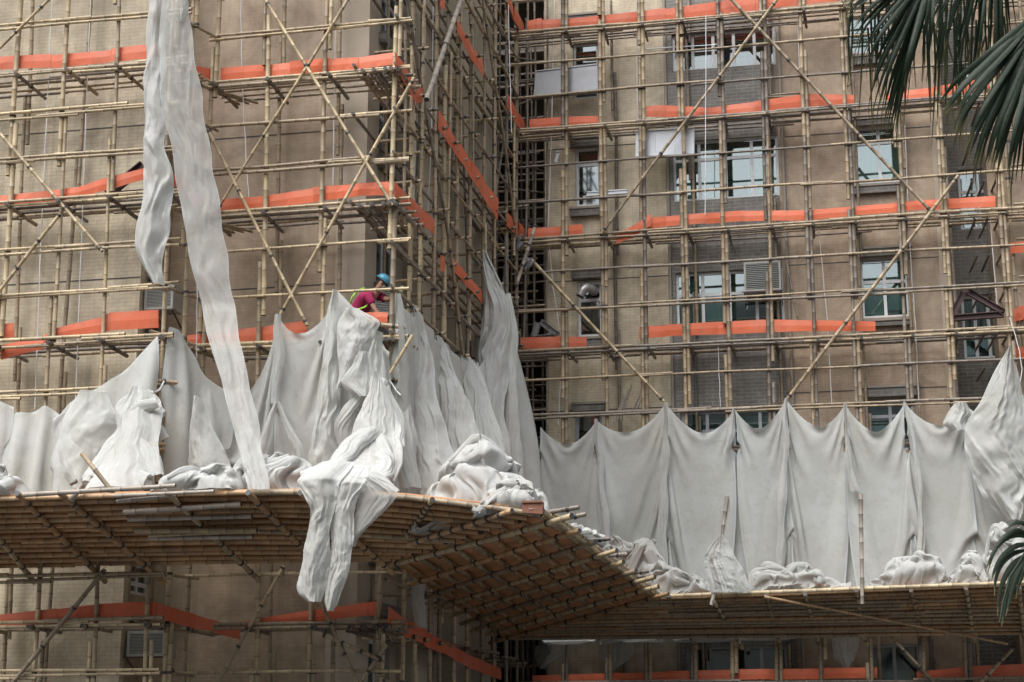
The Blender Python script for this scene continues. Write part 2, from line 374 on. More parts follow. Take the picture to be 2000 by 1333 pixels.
win(1312, 1514, 60, 132, BW, cols=5, frame='frame', glass='glass_d', curtain=('curtain_p', [(.02, .17, .8, 0), (.22, .38, .9, 0), (.5, .64, 1, .05)]), grille=True)
win(1314, 1521, 270, 388, BW, cols=4, ty=307, curtain=('curtain', [(.0, .18, .85, 0), (.3, .45, .5, 0), (.7, .98, .55, 0)]), lab='wide window, right casement hanging open')
win(1320, 1531, 528, 634, BW, cols=4, ty=572, curtain=('curtain', [(.02, .16, .95, 0), (.27, .47, .62, 0)]))
win(1330, 1538, 800, 905, BW, cols=4, ty=840, curtain=('curtain_w', [(.4, .9, .9, 0)]), frame='frame_g')
win(1340, 1540, 1262, 1420, BW, cols=4, frame='frame_g', glass='glass_d')
nC = len(H)
win(1656, 1737, 28, 103, cols=2, curtain=('curtain_w', [(.1, .9, .9, .1)]), grille=True)
win(1669, 1765, 246, 357, cols=2, ty=277, curtain=('curtain', [(.05, .95, .8, 0)]), grille=True)
win(1681, 1775, 503, 620, cols=2, ty=549, curtain=('curtain', [(.03, .45, .95, 0), (.5, .97, 1, .6), (.55, .9, .55, .15)]))
win(1690, 1790, 778, 880, cols=2, ty=812, frame='frame_g', curtain=('curtain_w', [(.1, .6, .9, 0)]))
win(1700, 1800, 1258, 1420, cols=2, frame='frame_g', glass='glass_d')
nD = len(H); W3 = W2 + 1.3
win(1872, 1948, 118, 168, W3, cols=2, frame='frame_g', grille=True)
win(1873, 1945, 330, 447, W3, cols=2, ty=372, curtain=('curtain', [(.1, .9, .8, .2)]), grille=True)
win(1880, 1958, 575, 700, W3, cols=3, ty=618, curtain=('curtain', [(.0, .2, .9, 0), (.5, .8, .9, .2)]))
nE = len(H)
xs = [pw(x, 660, W2).x for x in (1066, 1317, 1532, 1862, 1968)]
# boundaries are vertical lines: same X at every height
wall(wing, 'cream_wall', 'x', W2, xs[0], xs[1] - .002, 0, 27, H[:nB], M['creamx'])
wall(wing, 'grey_bay_wall', 'x', BW, xs[1], xs[2], 0, 27, H[nB:nC], M['greyx'], th=.3)
wall(wing, 'brown_wall', 'x', W2, xs[2] + .002, xs[3], 0, 27, H[nC:nD], M['brownx'])
wall(wing, 'recessed_wall', 'x', W3, xs[3] + .003, xs[4] - .003, 0, 27, H[nD:nE], M['greyx'])
mb = MB(); mb.box((xs[3] - .20, W2 + .224, 0), (xs[3], W3 + .3, 27)); mb.box((xs[3] - .24, W2 - .04, 0), (xs[3] + .02, W2 - .003, 27)); mb.build('corner_trim', M['plaster'], wing)
wall(wing, 'end_wall', 'x', W2 - .1, xs[4], xs[4] + 8, 0, 27, [], M['brownx'])
wall(wing, 'end_wall', 'y', xs[4] - .001, W2 + .13, W3 + .3, 0, 27, [], M['browny'])
wall(wing, 'side_wall', 'y', xs[0] + .219, W2 + .224, 50, 0, 27, [], M['creamy'])
for x0, x1, yt, yb, nm in ((1113, 1176, 404, 421, 'sill'), (1113, 1180, 268, 285, 'hood'), (1117, 1180, 524, 543, 'hood'), (1120, 1180, 659, 676, 'sill'), (1118, 1180, 786, 802, 'hood'), (1108, 1170, 26, 40, 'hood'),
                           (1662, 1769, 359, 376, 'sill'), (1665, 1758, 228, 243, 'hood'), (1674, 1780, 481, 499, 'hood'), (1680, 1778, 623, 636, 'sill'), (1686, 1796, 753, 774, 'hood'), (1652, 1742, 106, 124, 'sill')):
    ledge(wing, nm, x0, x1, yt, yb, W2, .14)
# expansion joints
mb = MB()
for x0, x1, y in ((1533, 1862, 256), (1533, 1862, 510), (1533, 1862, 762), (1070, 1316, 545), (1070, 1316, 285), (1070, 1316, 800), (1070, 1316, 30), (1533, 1862, 10)):
    a, b = pw(x0, y, W2 - .004), pw(x1, y, W2 - .004); z = pw((x0 + x1) / 2, y, W2).z
    mb = MB(); mb.box((a.x, W2 - .006, z - .012), (b.x, W2 - .003, z + .012)); mb.build('expansion_joint', M['tie'], wing)
# drain pipe beside grey bay
mb = MB()
for x in (1537, 1308):
    X = pw(x, 500, W2 - .1).x; mb.tube([(X, W2 - .1, 0), (X, W2 - .1, 26)], .045, 8)
mb.build('drain_pipe', M['concrete'], wing)
# recess between the blocks
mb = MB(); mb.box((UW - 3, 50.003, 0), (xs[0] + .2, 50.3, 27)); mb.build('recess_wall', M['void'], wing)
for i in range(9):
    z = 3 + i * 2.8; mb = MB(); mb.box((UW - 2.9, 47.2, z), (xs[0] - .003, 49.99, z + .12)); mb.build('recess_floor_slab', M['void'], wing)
mb = MB()
for i in range(60):
    z = 2.5 + i * .36
    if i % 8 in (2, 3): continue
    mb.box((UW - 1.5, 46.6, z), (xs[0] - .4, 46.68, z + .05))
mb.build('recess_railing', M['bam_grey'], wing)

# ---- left tower
tower = empty('apartment_tower', (-13, W1, 0), 'left apartment tower with cream tiled corner block and stained brown tiled wall', 'building')
holes = []
for i, (yt, yb) in enumerate(((-10, 40), (262, 330), (533, 600), (800, 868), (1105, 1168))):
    a = pu(296, yt, UJ).z; b = pu(296, yb, UJ).z
    holes.append(window(tower, 'y', UJ, W0 + .32, W1 - .1, b, a, cols=2, trans=(a * .35 + b * .65), frame='frame', glass='glass_d', seed=i))
    holes.append(window(tower, 'y', UJ, W0 + .32, W1 - .1, b - 1.15, b - .15, cols=1, frame='frame_g', glass='glass_d', seed=i))
wall(tower, 'cream_wall', 'x', W0, -26, UJ, 0, 27, [], M['creamx'])
wall(tower, 'side_wall', 'y', UJ, W0 + .221, W1 + .3, 0, 27, holes, M['browny'])
wall(tower, 'brown_wall', 'x', W1, UJ + .003, UW - .62, 0, 27, [], M['brownx'])
mb = MB(); mb.box((UW - .619, W1 - .05, 0), (UW, W1 + .4, 27)); mb.build('plaster_column', M['plaster'], tower)
rh = []
for i in range(8):
    z = 2.3 + 2.8 * i
    rh.append(window(tower, 'y', UW, 32.1, 33.6, z + .3, z + 1.75, cols=2, trans=z + 1.35, frame='frame', glass='glass_d', curtain=('curtain_w', [(.5, .9, .8, 0)]), seed=i))
    rh.append(window(tower, 'y', UW, 36.0, 37.0, z + .3, z + 1.6, cols=1, frame='frame_g', glass='glass_d', seed=i))
    rh.append(window(tower, 'y', UW, 39.3, 40.4, z + .2, z + 1.6, cols=2, frame='frame_g', glass='glass_d', seed=i))
wall(tower, 'side_wall', 'y', UW - .001, W1 + .401, 41.9, 0, 27, rh, M['beige'])
mb = MB()
for w0, w1, d in ((34.1, 35.4, .34), (37.6, 38.8, .38), (41.0, 41.9, .3)): mb.box((UW, w0, 0), (UW + d, w1, 27))
mb.build('projecting_pier', M['beige'], tower)
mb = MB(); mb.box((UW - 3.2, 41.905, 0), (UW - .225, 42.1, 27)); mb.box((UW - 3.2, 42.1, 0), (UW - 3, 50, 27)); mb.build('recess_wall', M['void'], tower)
mb = MB()
for y in (255, 549, 845): 
    z = pw(150, y, W0).z; mb.box((-26, W0 - .006, z - .012), (UJ, W0 - .003, z + .012)); z = pw(600, y + 4 if y != 549 else 558, W1).z; mb.box((UJ, W1 - .006, z - .012), (UW - .63, W1 - .003, z + .012))
mb.build('expansion_joint', M['tie'], tower)
for i in range(8):
    z = 2.3 + 2.8 * i
    mb = MB(); mb.box((UW + .004, 31.95, z + .02), (UW + .16, 33.75, z + .26)); mb.build('sill', M['greyy'], tower); mb = MB(); mb.box((UW + .004, 31.95, z + 1.85), (UW + .2, 33.75, z + 2.1)); mb.build('hood', M['greyy'], tower)

# ---------------------------------------------------------------- scaffolds
def scaffold(name, loc, label): return empty(name, loc, label, 'scaffold', 'bamboo scaffolding against the building')
def deck_x(parent, W, a, b, z, mats, n=5, depth=.95, slope=0):
    for k in range(1, n):
        w_ = W + depth * k / (n - 1) - .02
        for s, e in runs(a, b, 4, 6.5, .5):
            zz = z + rnd.uniform(-.03, .03)
            bamboo(parent, 'deck_pole', (s, w_, zz), (e, w_, zz + rnd.uniform(-.03, .03)), rnd.uniform(.026, .038), rnd.choice(mats), (), .004, 6)
def ledgers_x(parent, W, a, b, rows, decks, ms, r=.034, dbl=.5, deep=1.0, dms=None):
    for z in rows:
        dk = z in decks
        for j in range(2 if (dk or rnd.random() < dbl) else 1):
            for s, e in runs(a, b, 4.4, 6.6, .8):
                z_ = z - j * .085 + rnd.uniform(-.02, .02); 
                bamboo(parent, 'ledger', (s, W - .07, z_), (e + rnd.uniform(0, .1), W - .07, z_ + rnd.uniform(-.04, .05)), r * rnd.uniform(.85, 1.12) * (1.15 if dk and j == 0 else 1), rnd.choice(ms), (), .005, 7)
        if dk: deck_x(parent, W, a, b, z - .04, dms or ms, 5, deep)
def transoms_x(parent, W, Xs, decks, ms, ext=.28, deep=1.0):
    for z in decks:
        for X in Xs:
            bamboo(parent, 'transom', (X + .1, W - ext, z - .1), (X + .1 + rnd.uniform(-.04, .04), W + deep + .05, z - .12), .042, rnd.choice(ms), (.12, .5), .003, 7)

P, B, G = 'bam_pale', 'bam_brown', 'bam_grey'
# left block scaffold
s0 = scaffold('bamboo_scaffold', (-15, D0, 0), 'pale bamboo scaffold in front of the cream tiled corner block, far left')
ux = []
for (xa, ya, xb, yb) in ((45, 0, 14, 433), (138, 0, 93, 787), (229, 0, 200, 759), (325, 433, 306, 900)):
    t_, b_ = pw(xa, ya, D0), pw(xb, yb, D0); X = (t_.x + b_.x) / 2; ux.append(X)
    upright(s0, Vector((t_.x, D0, t_.z)), Vector((b_.x, D0, b_.z)), .047, [P, P, B], zt=18.0, zb=.1, rows=Z0)
for X in (-17.4, -18.6): upright(s0, Vector((X, D0, 10)), Vector((X, D0, 1)), .047, [P], zt=18, zb=.1, rows=Z0); ux.append(X)
for xa, xb in ((175, 119), (60, 30)):
    t_, b_ = pw(xa, 0, D0 + .95), pw(xb, 811, D0 + .95); upright(s0, t_, b_, .042, [B], zt=18, zb=.1, name='inner_upright')
ledgers_x(s0, D0, -19, ux[3] + .25, Z0, DK0, [P, P, P, B], .034, .95, .95, [B, G, B])
transoms_x(s0, D0, ux, DK0, [B, G])
def brace(parent, x0, y0, x1, y1, W, r=.036, mat=P, name='brace', U=None):
    a, b = (pw(x0, y0, W), pw(x1, y1, W)) if U is None else (pu(x0, y0, U), pu(x1, y1, U))
    return bamboo(parent, name, a, b, r, mat, (.02, .33, .66, .98), .003, 8)
for q in ((130, -35, -20, 114), (-10, 250, 200, 491), (118, 418, -10, 580)): brace(s0, *q, D0 - .16)
for q in ((205, 1113, 20, 1340),): brace(s0, *q, D0 - .16, .042, B)
# middle scaffold
s1 = scaffold('bamboo_scaffold', (-10.5, D1, 0), 'pale bamboo scaffold in front of the stained brown tiled wall, behind the worker')
ux = []
for (xa, ya, xb, yb) in ((425, 0, 396, 626), (522, 0, 510, 640), (643, 0, 627, 605), (779, 0, 758, 734)):
    t_, b_ = pw(xa, ya, D1), pw(xb, yb, D1); ux.append((t_.x + b_.x) / 2)
    upright(s1, t_, b_, .046, [P, P, B], zt=18.6, zb=.1, rows=Z1)
t_, b_ = pw(382, 0, D1 - .65), pw(355, 643, D1 - .65); upright(s1, t_, b_, .045, [P], zt=18.3, zb=.1, rows=Z1)
for xa, xb in ((553, 540), (668, 655)):
    t_, b_ = pw(xa, 0, D1 + .95), pw(xb, 811, D1 + .95); upright(s1, t_, b_, .04, [B], zt=18, zb=.1, name='inner_upright')
ledgers_x(s1, D1, ux[0] - .1, ux[3] + .3, Z1, DK1, [P, P, B], .034, .15, .9, [B, G])
transoms_x(s1, D1, ux + [(ux[2] + ux[3]) / 2, (ux[2] + 2 * ux[3]) / 3, (ux[2] + 5 * ux[3]) / 6, ux[3] - .12], DK1, [B, G])
for z in Z1:   # jog ledgers between the two faces
    bamboo(s1, 'ledger', (-13.0, D0 - .1, z), (ux[0] + .1, D1 + .1, z - .03), .034, rnd.choice([P, B]), (), .004)
for z in DK1:
    for k in range(3): bamboo(s1, 'deck_pole', (-12.95 + .03 * k, D0 + .3 + .3 * k, z - .1), (-12.3 + .2 * k, D1 + .9, z - .12), .033, B)
for q in ((518, 0, 767, 402), (685, -10, 424, 410), (404, 250, 600, 636), (809, 152, 548, 614)): brace(s1, *q, D1 - .15, .036, P)
for q in ((555, 1105, 420, 1345), (618, 1160, 702, 1340), (632, 1240, 745, 1290), (758, 1255, 700, 1340)): brace(s1, *q, D1 - .15, .036, B)
# return scaffold
s2 = scaffold('bamboo_scaffold', (UR, 36, 0), 'deep weathered bamboo scaffold running back from the corner beside the worker')
uy = []
for i, (xa, xb) in enumerate(((807, 800), (826, 823), (852, 849), (873, 868), (896, 893), (919, 917), (947, 945), (968, 966), (989, 988), (1008, 1008), (1027, 1031))):
    ya, yb = 0, 620
    if i % 2 == 0 or i > 8:
        W_ = (pu(xa, 300, UR).y + pu(xb, 300, UR).y) / 2
    else: W_ = pu((xa + xb) / 2, 300, UR).y
    uy.append(W_); mats = [P, B] if i < 6 else [B, G]
    upright(s2, Vector((UR, W_ + rnd.uniform(-.05, .05), 21)), Vector((UR, W_, 1)), .044, mats, side=(0, 1, 0), zt=22, zb=.1, rows=ZR, lap=2.2)
for W_ in uy[1::2]: upright(s2, Vector((UR - .8, W_, 21)), Vector((UR - .8, W_, 1)), .038, [G, B], side=(0, 1, 0), zt=22, zb=.1, name='inner_upright')
for z in ZR:
    for j, (u_, ms) in enumerate(((UR + .06, [B, B, G]), (UR - .8, [G]))):
        if j and z not in (17.95, 14.85, 12.0, 9.3, 13.9, 16.9): continue
        for s, e in runs(D1 - .2, D2, 4.5, 6.5, .7): bamboo(s2, 'ledger', (u_, s, z + rnd.uniform(-.05, .05)), (u_, e, z + rnd.uniform(-.08, .08)), .036, rnd.choice(ms), (), .006)
for z in DKR:
    for k in range(4):
        for s, e in runs(D1, D2, 4.5, 6.5, .4): bamboo(s2, 'deck_pole', (UR - .15 - k * .19, s, z - .05 + rnd.uniform(-.04, .04)), (UR - .15 - k * .19, e, z - .05), .034, rnd.choice([G, B]), (), .005, 6)
for z in ZR:
    for W_ in uy:
        if rnd.random() < (.95 if z in DKR else .42): bamboo(s2, 'transom', (UR - .85, W_ + .06, z - .07), (UR + rnd.uniform(.2, .36), W_ + .06 + rnd.uniform(-.05, .05), z - .05), .038, rnd.choice([B, G, P]), (.9,), .003)
for q in ((796, 0, 877, 467, UR + .14, .04, G), (877, 467, 905, 700, UR + .14, .04, B), (943, 0, 1008, 467, UR + .14, .036, B), (1018, 60, 960, 430, UR - .35, .034, G)): bamboo(s2, 'brace', pu(q[0], q[1], q[4]), pu(q[2], q[3], q[4]), q[5], q[6], (.1, .4, .7), .006)
bamboo(s2, 'brace', pu(903, -8, UR + .3), pu(833, 195, UR + .3), .06, 'bam_white', (.5,), .002, 8)
for k in range(9):
    W_ = D1 + .9 + k * 1.3; bamboo(s2, 'brace', (UR - .45, W_, 3 + (k * 5.3) % 12), (UR - .45, W_ + rnd.uniform(-1.8, 2.2), 9.5 + (k * 5.3) % 12), .034, rnd.choice([B, G]), (.2, .6), .008)
for k in range(10):
    W_ = D1 + .5 + k * 1.2; z_ = rnd.uniform(9, 15); bamboo(s2, 'short_upright', (UR + .1, W_, z_), (UR + .1, W_ + rnd.uniform(-.15, .15), z_ + rnd.uniform(3, 5)), .036, rnd.choice([B, P, G]), (.3, .7), .006)
for k in range(10):
    X = -9.3 + .17 * k + rnd.uniform(-.05, .05); W_ = D2 + .5 + (k % 4) * .8; bamboo(s2, 'recess_pole', (X, W_, 2), (X + rnd.uniform(-.2, .2), W_, 12.5), .034, G, (), .004); bamboo(s2, 'recess_pole', (X, W_ + .1, 12), (X + rnd.uniform(-.2, .2), W_ + .1, 22.5), .034, G, (), .004)
for k, z in enumerate(Z2[:16]):
    bamboo(s2, 'recess_ledger', (-9.55, D2 + .6 + (k % 3) * .6, z + .25), (-8.0, D2 + .7 + (k % 3) * .6, z + .3), .034, rnd.choice([G, B])); bamboo(s2, 'recess_brace', (-9.5, D2 + .4, z - .3), (-8.1, D2 + 1.6, z + rnd.uniform(-.8, .9)), .03, G)
brace(s2, 1046, 440, 1008, 560, D2 - 1.5, .05, 'bam_white')
# wing scaffold
s3 = scaffold('bamboo_scaffold', (-2, D2, 0), 'wide brown bamboo scaffold in front of the windows of the right hand block')
ux = []
for i, (xa, ya, xb, yb) in enumerate(((1103, 0, 1103, 843), (1174, 0, 1183, 818), (1251, 0, 1260, 801), (1326, 0, 1344, 808), (1405, 0, 1423, 797), (1489, 0, 1508, 790), (1566, 0, 1592, 804), (1645, 0, 1678, 801), (1740, 0, 1778, 787), (1822, 0, 1864, 801), (1928, 0, 1983, 783))):
    t_, b_ = pw(xa, ya, D2), pw(xb, yb, D2); ux.append((t_.x + b_.x) / 2)
    upright(s3, t_, b_, .05, [B, B, B, G], zt=22.3, zb=.1, rows=Z2, lap=2.4)
for i in (1, 3, 5, 7, 8, 9):
    X = ux[i] + rnd.uniform(.12, .2); upright(s3, Vector((X, D2 + .9, 20)), Vector((X, D2 + .9, 1)), .04, [B, G], zt=22, zb=.1, name='inner_upright')
ledgers_x(s3, D2, UR - .1, 5.6, Z2, DK2, [B, B, G], .036, .35, .85, [B, G])
transoms_x(s3, D2, ux, DK2, [G, G, B], .2, .9)
for q in ((1410, -20, 1822, 417), (1517, 0, 1174, 457), (1872, 343, 1536, 782), (1038, 508, 1297, 785)): brace(s3, *q, D2 - .17, .048, B if q[0] != 1038 else P)
for q in ((1735, 1238, 1830, 1340), (1905, 1345, 1980, 1265)): brace(s3, *q, D2 - .17, .045, B)
for q in ((1205, 822, 1228, 760), (1212, 822, 1233, 752), (1232, 812, 1252, 765), (1238, 812, 1256, 770), (1198, 826, 1222, 770)): bamboo(s3, 'loose_pole', pw(q[0], q[1], D2 + .4), pw(q[2], q[3], D2 + .4), .03, 'bam_white')
for q in ((1536, 512, 1560, 628),): bamboo(s3, 'brace', pw(q[0], q[1], D2 + .7), pw(q[2], q[3], D2 + .7), .035, G)
# far right corner scaffold
s4 = scaffold('bamboo_scaffold', (5, D2 - 1, 0), 'short stretch of bamboo scaffold at the far right, past the steel triangle')
for xa in (1968, 2012): 
    t_ = pw(xa, 300, D2 + .6); upright(s4, Vector((t_.x, D2 + .6, 20)), Vector((t_.x, D2 + .6, 1)), .045, [G, B], zt=22, zb=.1, rows=Z2)
for z in Z2:
    bamboo(s4, 'ledger', (4.3, D2 + .6, z + .35), (6.4, D2 + .6, z + .4), .035, B)
    for k in range(3): bamboo(s4, 'transom', (3.3 + .3 * k, D2 + .3, z - .1), (3.2 + .3 * k, D2 + 1.9, z - .1), .035, G)
print('scaffold done', len(bpy.data.objects))

# ---------------------------------------------------------------- orange strips
gaps = 'orange plastic toe boards along the scaffold decks'
def strip(pts, pos, label, pl=None, lean=.05):
    """pts: (x, ytop, ybottom) in the photograph; pos(x, y) gives the place on the scaffold plane"""
    mb = MB(); j = 0; r_ = random.Random(int(pts[0][0] * 7 + pts[0][1]))
    P_ = []
    for x, a, b in pts: P_.append((pos(x, a - 2), pos(x, b + 1)))
    nrm = Vector((0, -1, 0)) if pl != 'u' else Vector((1, 0, 0))
    for i in range(len(P_) - 1):
        (a, b), (c, d) = P_[i], P_[i + 1]; seg = max(1, int(((a - c).length) / 1.3 + .5))
        for k in range(seg):
            t0, t1 = k / seg, (k + 1) / seg; ov = .05 / max(.3, (a - c).length)
            t1 = min(1.0, t1 + ov) if k < seg - 1 else t1
            q = [b.lerp(d, t0), b.lerp(d, t1), a.lerp(c, t1), a.lerp(c, t0)]
            o = nrm * (.008 * (j % 2)); dz = Vector((0, 0, r_.uniform(-.015, .015))); bl = [r_.uniform(-.02, .03) for _ in range(4)]; j += 1
            n = 6; vs = []
            for s in range(n + 1):
                u = s / n; bow = nrm * (math.sin(math.pi * u) * r_.uniform(.0, .03))
                lo = q[0].lerp(q[1], u) + o + dz + bow; hi = q[3].lerp(q[2], u) + o + dz + bow * .4 + nrm * (bl[0] * (1 - u) + bl[1] * u)
                m_ = (lo + hi) / 2 + nrm * .012
                vs += [lo, m_, hi]
            fs = []
            for s in range(n): fs += [(3 * s, 3 * s + 3, 3 * s + 4, 3 * s + 1), (3 * s + 1, 3 * s + 4, 3 * s + 5, 3 * s + 2)]
            mb.add(vs, fs, 0)
    c = P_[0][1]; o = mb.build('toe_board', M['orange'], origin=c); tag(o, label, 'toe board', gaps)
    so = o.modifiers.new('th', 'SOLIDIFY'); so.thickness = .006
    return o
w0 = lambda x, y: pw(x, y, D0 + .08); w1 = lambda x, y: pw(x, y, D1 + .08); w2 = lambda x, y: pw(x, y, D2 + .08); ur = lambda x, y: pu(x, y, UR + .12)
jx = lambda x, y: pw(x, y, D0 + .08 + (D1 - D0) * min(1, max(0, (x - 312) / 100)))
strip([(-60, 116, 140), (0, 114, 137), (100, 109, 133), (215, 100, 121), (230, 96, 121), (294, 89, 114), (312, 87, 112)], w0, 'upper orange board on the cream tiled block scaffold, left of the tall hanging net')
strip([(-60, 388, 407), (0, 384, 403), (100, 375, 396), (156, 368, 387), (210, 350, 371), (280, 331, 350), (312, 330, 349), (340, 342, 362), (385, 390, 420)], jx, 'orange board rising over a steel bracket, behind the tall hanging net')
strip([(-60, 634, 660), (0, 636, 661), (28, 634, 659)], w0, 'short upright end of orange board at the left edge above a slanting one')
strip([(2, 676, 702), (85, 660, 680), (105, 646, 662), (196, 624, 650), (213, 613, 645), (310, 608, 640)], w0, 'orange board slanting up from the left edge above the bulging net')
strip([(330, 122, 146), (378, 130, 155), (415, 137, 159)], jx, 'small orange board on the jog just right of the tall hanging net, top')
strip([(431, 135, 158), (525, 128, 150), (567, 123, 147), (648, 117, 140), (700, 114, 135), (768, 104, 126)], w1, 'upper orange board across the brown tiled wall, under the crossed top braces')
strip([(429, 392, 417), (525, 384, 406), (613, 368, 394), (700, 361, 382), (766, 357, 382)], w1, 'orange board across the brown tiled wall, midway between the hard hat and the top')
strip([(366, 659, 675), (420, 652, 674), (504, 643, 671), (600, 630, 660)], w1, 'orange board mostly hidden behind the long hanging net strand and grey netting')
strip([(700, 614, 634), (730, 612, 630), (757, 613, 630)], w1, 'little orange board under the hand of the worker')
strip([(772, 104, 126), (790, 132, 165), (806, 158, 194)], ur, 'orange board turning the scaffold corner level with the top board of the brown wall', 'u')
strip([(806, 160, 192), (815, 178, 202), (824, 170, 198)], ur, 'crumpled orange board tip behind the thick bleached pole', 'u')
strip([(855, 215, 250), (893, 277, 306), (945, 355, 388), (971, 390, 430)], ur, 'long orange board plunging diagonally through the middle of the deep return scaffold', 'u')
strip([(893, 40, 62), (918, 85, 112), (944, 120, 150)], ur, 'orange board high in the return scaffold, beside the top of the bleached pole', 'u')
strip([(860, -14, 10), (869, -2, 22)], ur, 'tip of orange board cut by the top edge above the return scaffold', 'u')
strip([(992, -10, 10), (1003, 16, 38), (1022, 52, 75)], ur, 'orange board at the back end of the return scaffold near the top edge', 'u')
strip([(990, 186, 208), (1010, 220, 246), (1026, 240, 260)], ur, 'orange board at the back end of the return scaffold, one deck below the top', 'u')
strip([(770, 358, 384), (797, 385, 410), (820, 408, 436), (847, 432, 458)], ur, 'orange board turning the corner above the head of the worker', 'u')
strip([(884, 504, 526), (912, 540, 560), (941, 570, 594)], ur, 'orange board in the return scaffold just left of the tall pointed net', 'u')
strip([(860, 500, 528), (869, 504, 530)], ur, 'small square of orange board in the return scaffold, above the pointed nets', 'u')
strip([(990, 415, 440), (1012, 438, 462), (1026, 450, 470)], ur, 'orange board at the back corner above the broken steel frame', 'u')
strip([(1030, 43, 62), (1101, 41, 56), (1174, 33, 53), (1248, 25, 45), (1300, 19, 42), (1405, 4, 31), (1475, -5, 21), (1560, -12, 10), (1650, -25, 0)], w2, 'long topmost orange board along the right hand block')
strip([(1031, 44, 62), (1058, 38, 56)], lambda x, y: pw(x, y, D2 + .02), 'tilted orange offcut overlapping the left end of the topmost long board')
strip([(1034, 235, 255), (1108, 231, 252), (1176, 229, 247)], w2, 'short orange board below the grey metal box on the right hand block')
strip([(1262, 209, 227), (1300, 208, 228), (1384, 212, 228), (1475, 200, 219), (1566, 187, 210), (1668, 189, 203)], w2, 'orange board above the widest casement window, over the bright metal sheet')
strip([(1729, 190, 199), (1759, 180, 196), (1822, 172, 193), (1909, 158, 177), (1960, 150, 170)], w2, 'orange board running behind the big palm leaf')
strip([(1032, 447, 464), (1084, 445, 464), (1138, 440, 459)], w2, 'orange board below the narrow window with the dark pane, beside the bleached pole')
strip([(1204, 459, 476), (1240, 442, 462), (1272, 420, 440)], lambda x, y: pw(x, y, D2 - .02), 'short tilted orange offcut hanging off the deck left of the middle long board')
strip([(1262, 430, 450), (1300, 426, 443), (1454, 413, 431), (1580, 412, 429), (1668, 405, 420), (1825, 392, 408), (1944, 384, 403)], w2, 'longest orange board, crossing below both open casements of the right hand block')
strip([(1017, 661, 680), (1084, 660, 682), (1146, 661, 682)], w2, 'orange board below the window with the foil duct')
strip([(1248, 640, 661), (1300, 638, 657), (1400, 632, 654), (1496, 627, 650), (1587, 629, 647), (1710, 631, 647)], w2, 'orange board below the window with the air conditioner')
strip([(1973, 476, 495), (2010, 473, 492), (2060, 470, 490)], lambda x, y: pw(x, y, D2 + .5), 'orange board end at the right edge, highest of the three there')
strip([(1972, 612, 632), (1990, 600, 625), (2050, 590, 612)], lambda x, y: pw(x, y, D2 + .5), 'orange board end beside the tip of the steel triangle')
strip([(1975, 682, 702), (2050, 676, 698)], lambda x, y: pw(x, y, D2 + .5), 'orange board end at the right edge, lowest of the three there')
strip([(1945, 82, 102), (1985, 74, 96), (2050, 70, 90)], lambda x, y: pw(x, y, D2 + .5), 'orange board end glimpsed between the two big palm leaves')
strip([(-60, 1208, 1227), (0, 1204, 1223), (112, 1192, 1218), (189, 1183, 1213), (289, 1178, 1204), (310, 1181, 1207)], w0, 'orange board in the shade under the left catch platform')
strip([(312, 1181, 1207), (382, 1202, 1227), (438, 1218, 1232), (487, 1213, 1223), (616, 1192, 1213), (700, 1180, 1202), (744, 1176, 1202)], jx, 'twisted orange board in the shade behind the hanging net tail')
strip([(416, 1232, 1236), (470, 1228, 1251)], w1, 'drooping orange corner below the twisted shaded board')
strip([(757, 1186, 1214), (796, 1216, 1246), (863, 1252, 1275), (915, 1283, 1305), (978, 1309, 1328)], ur, 'orange board running back under the middle catch platform', 'u')
strip([(1040, 1322, 1340), (1300, 1314, 1330), (1503, 1309, 1327), (1713, 1307, 1325)], w2, 'lowest long orange board under the right catch platform')
strip([(1790, 1314, 1328), (1909, 1302, 1321), (2060, 1295, 1316)], w2, 'lowest orange board at the right, under the feathery palm frond')

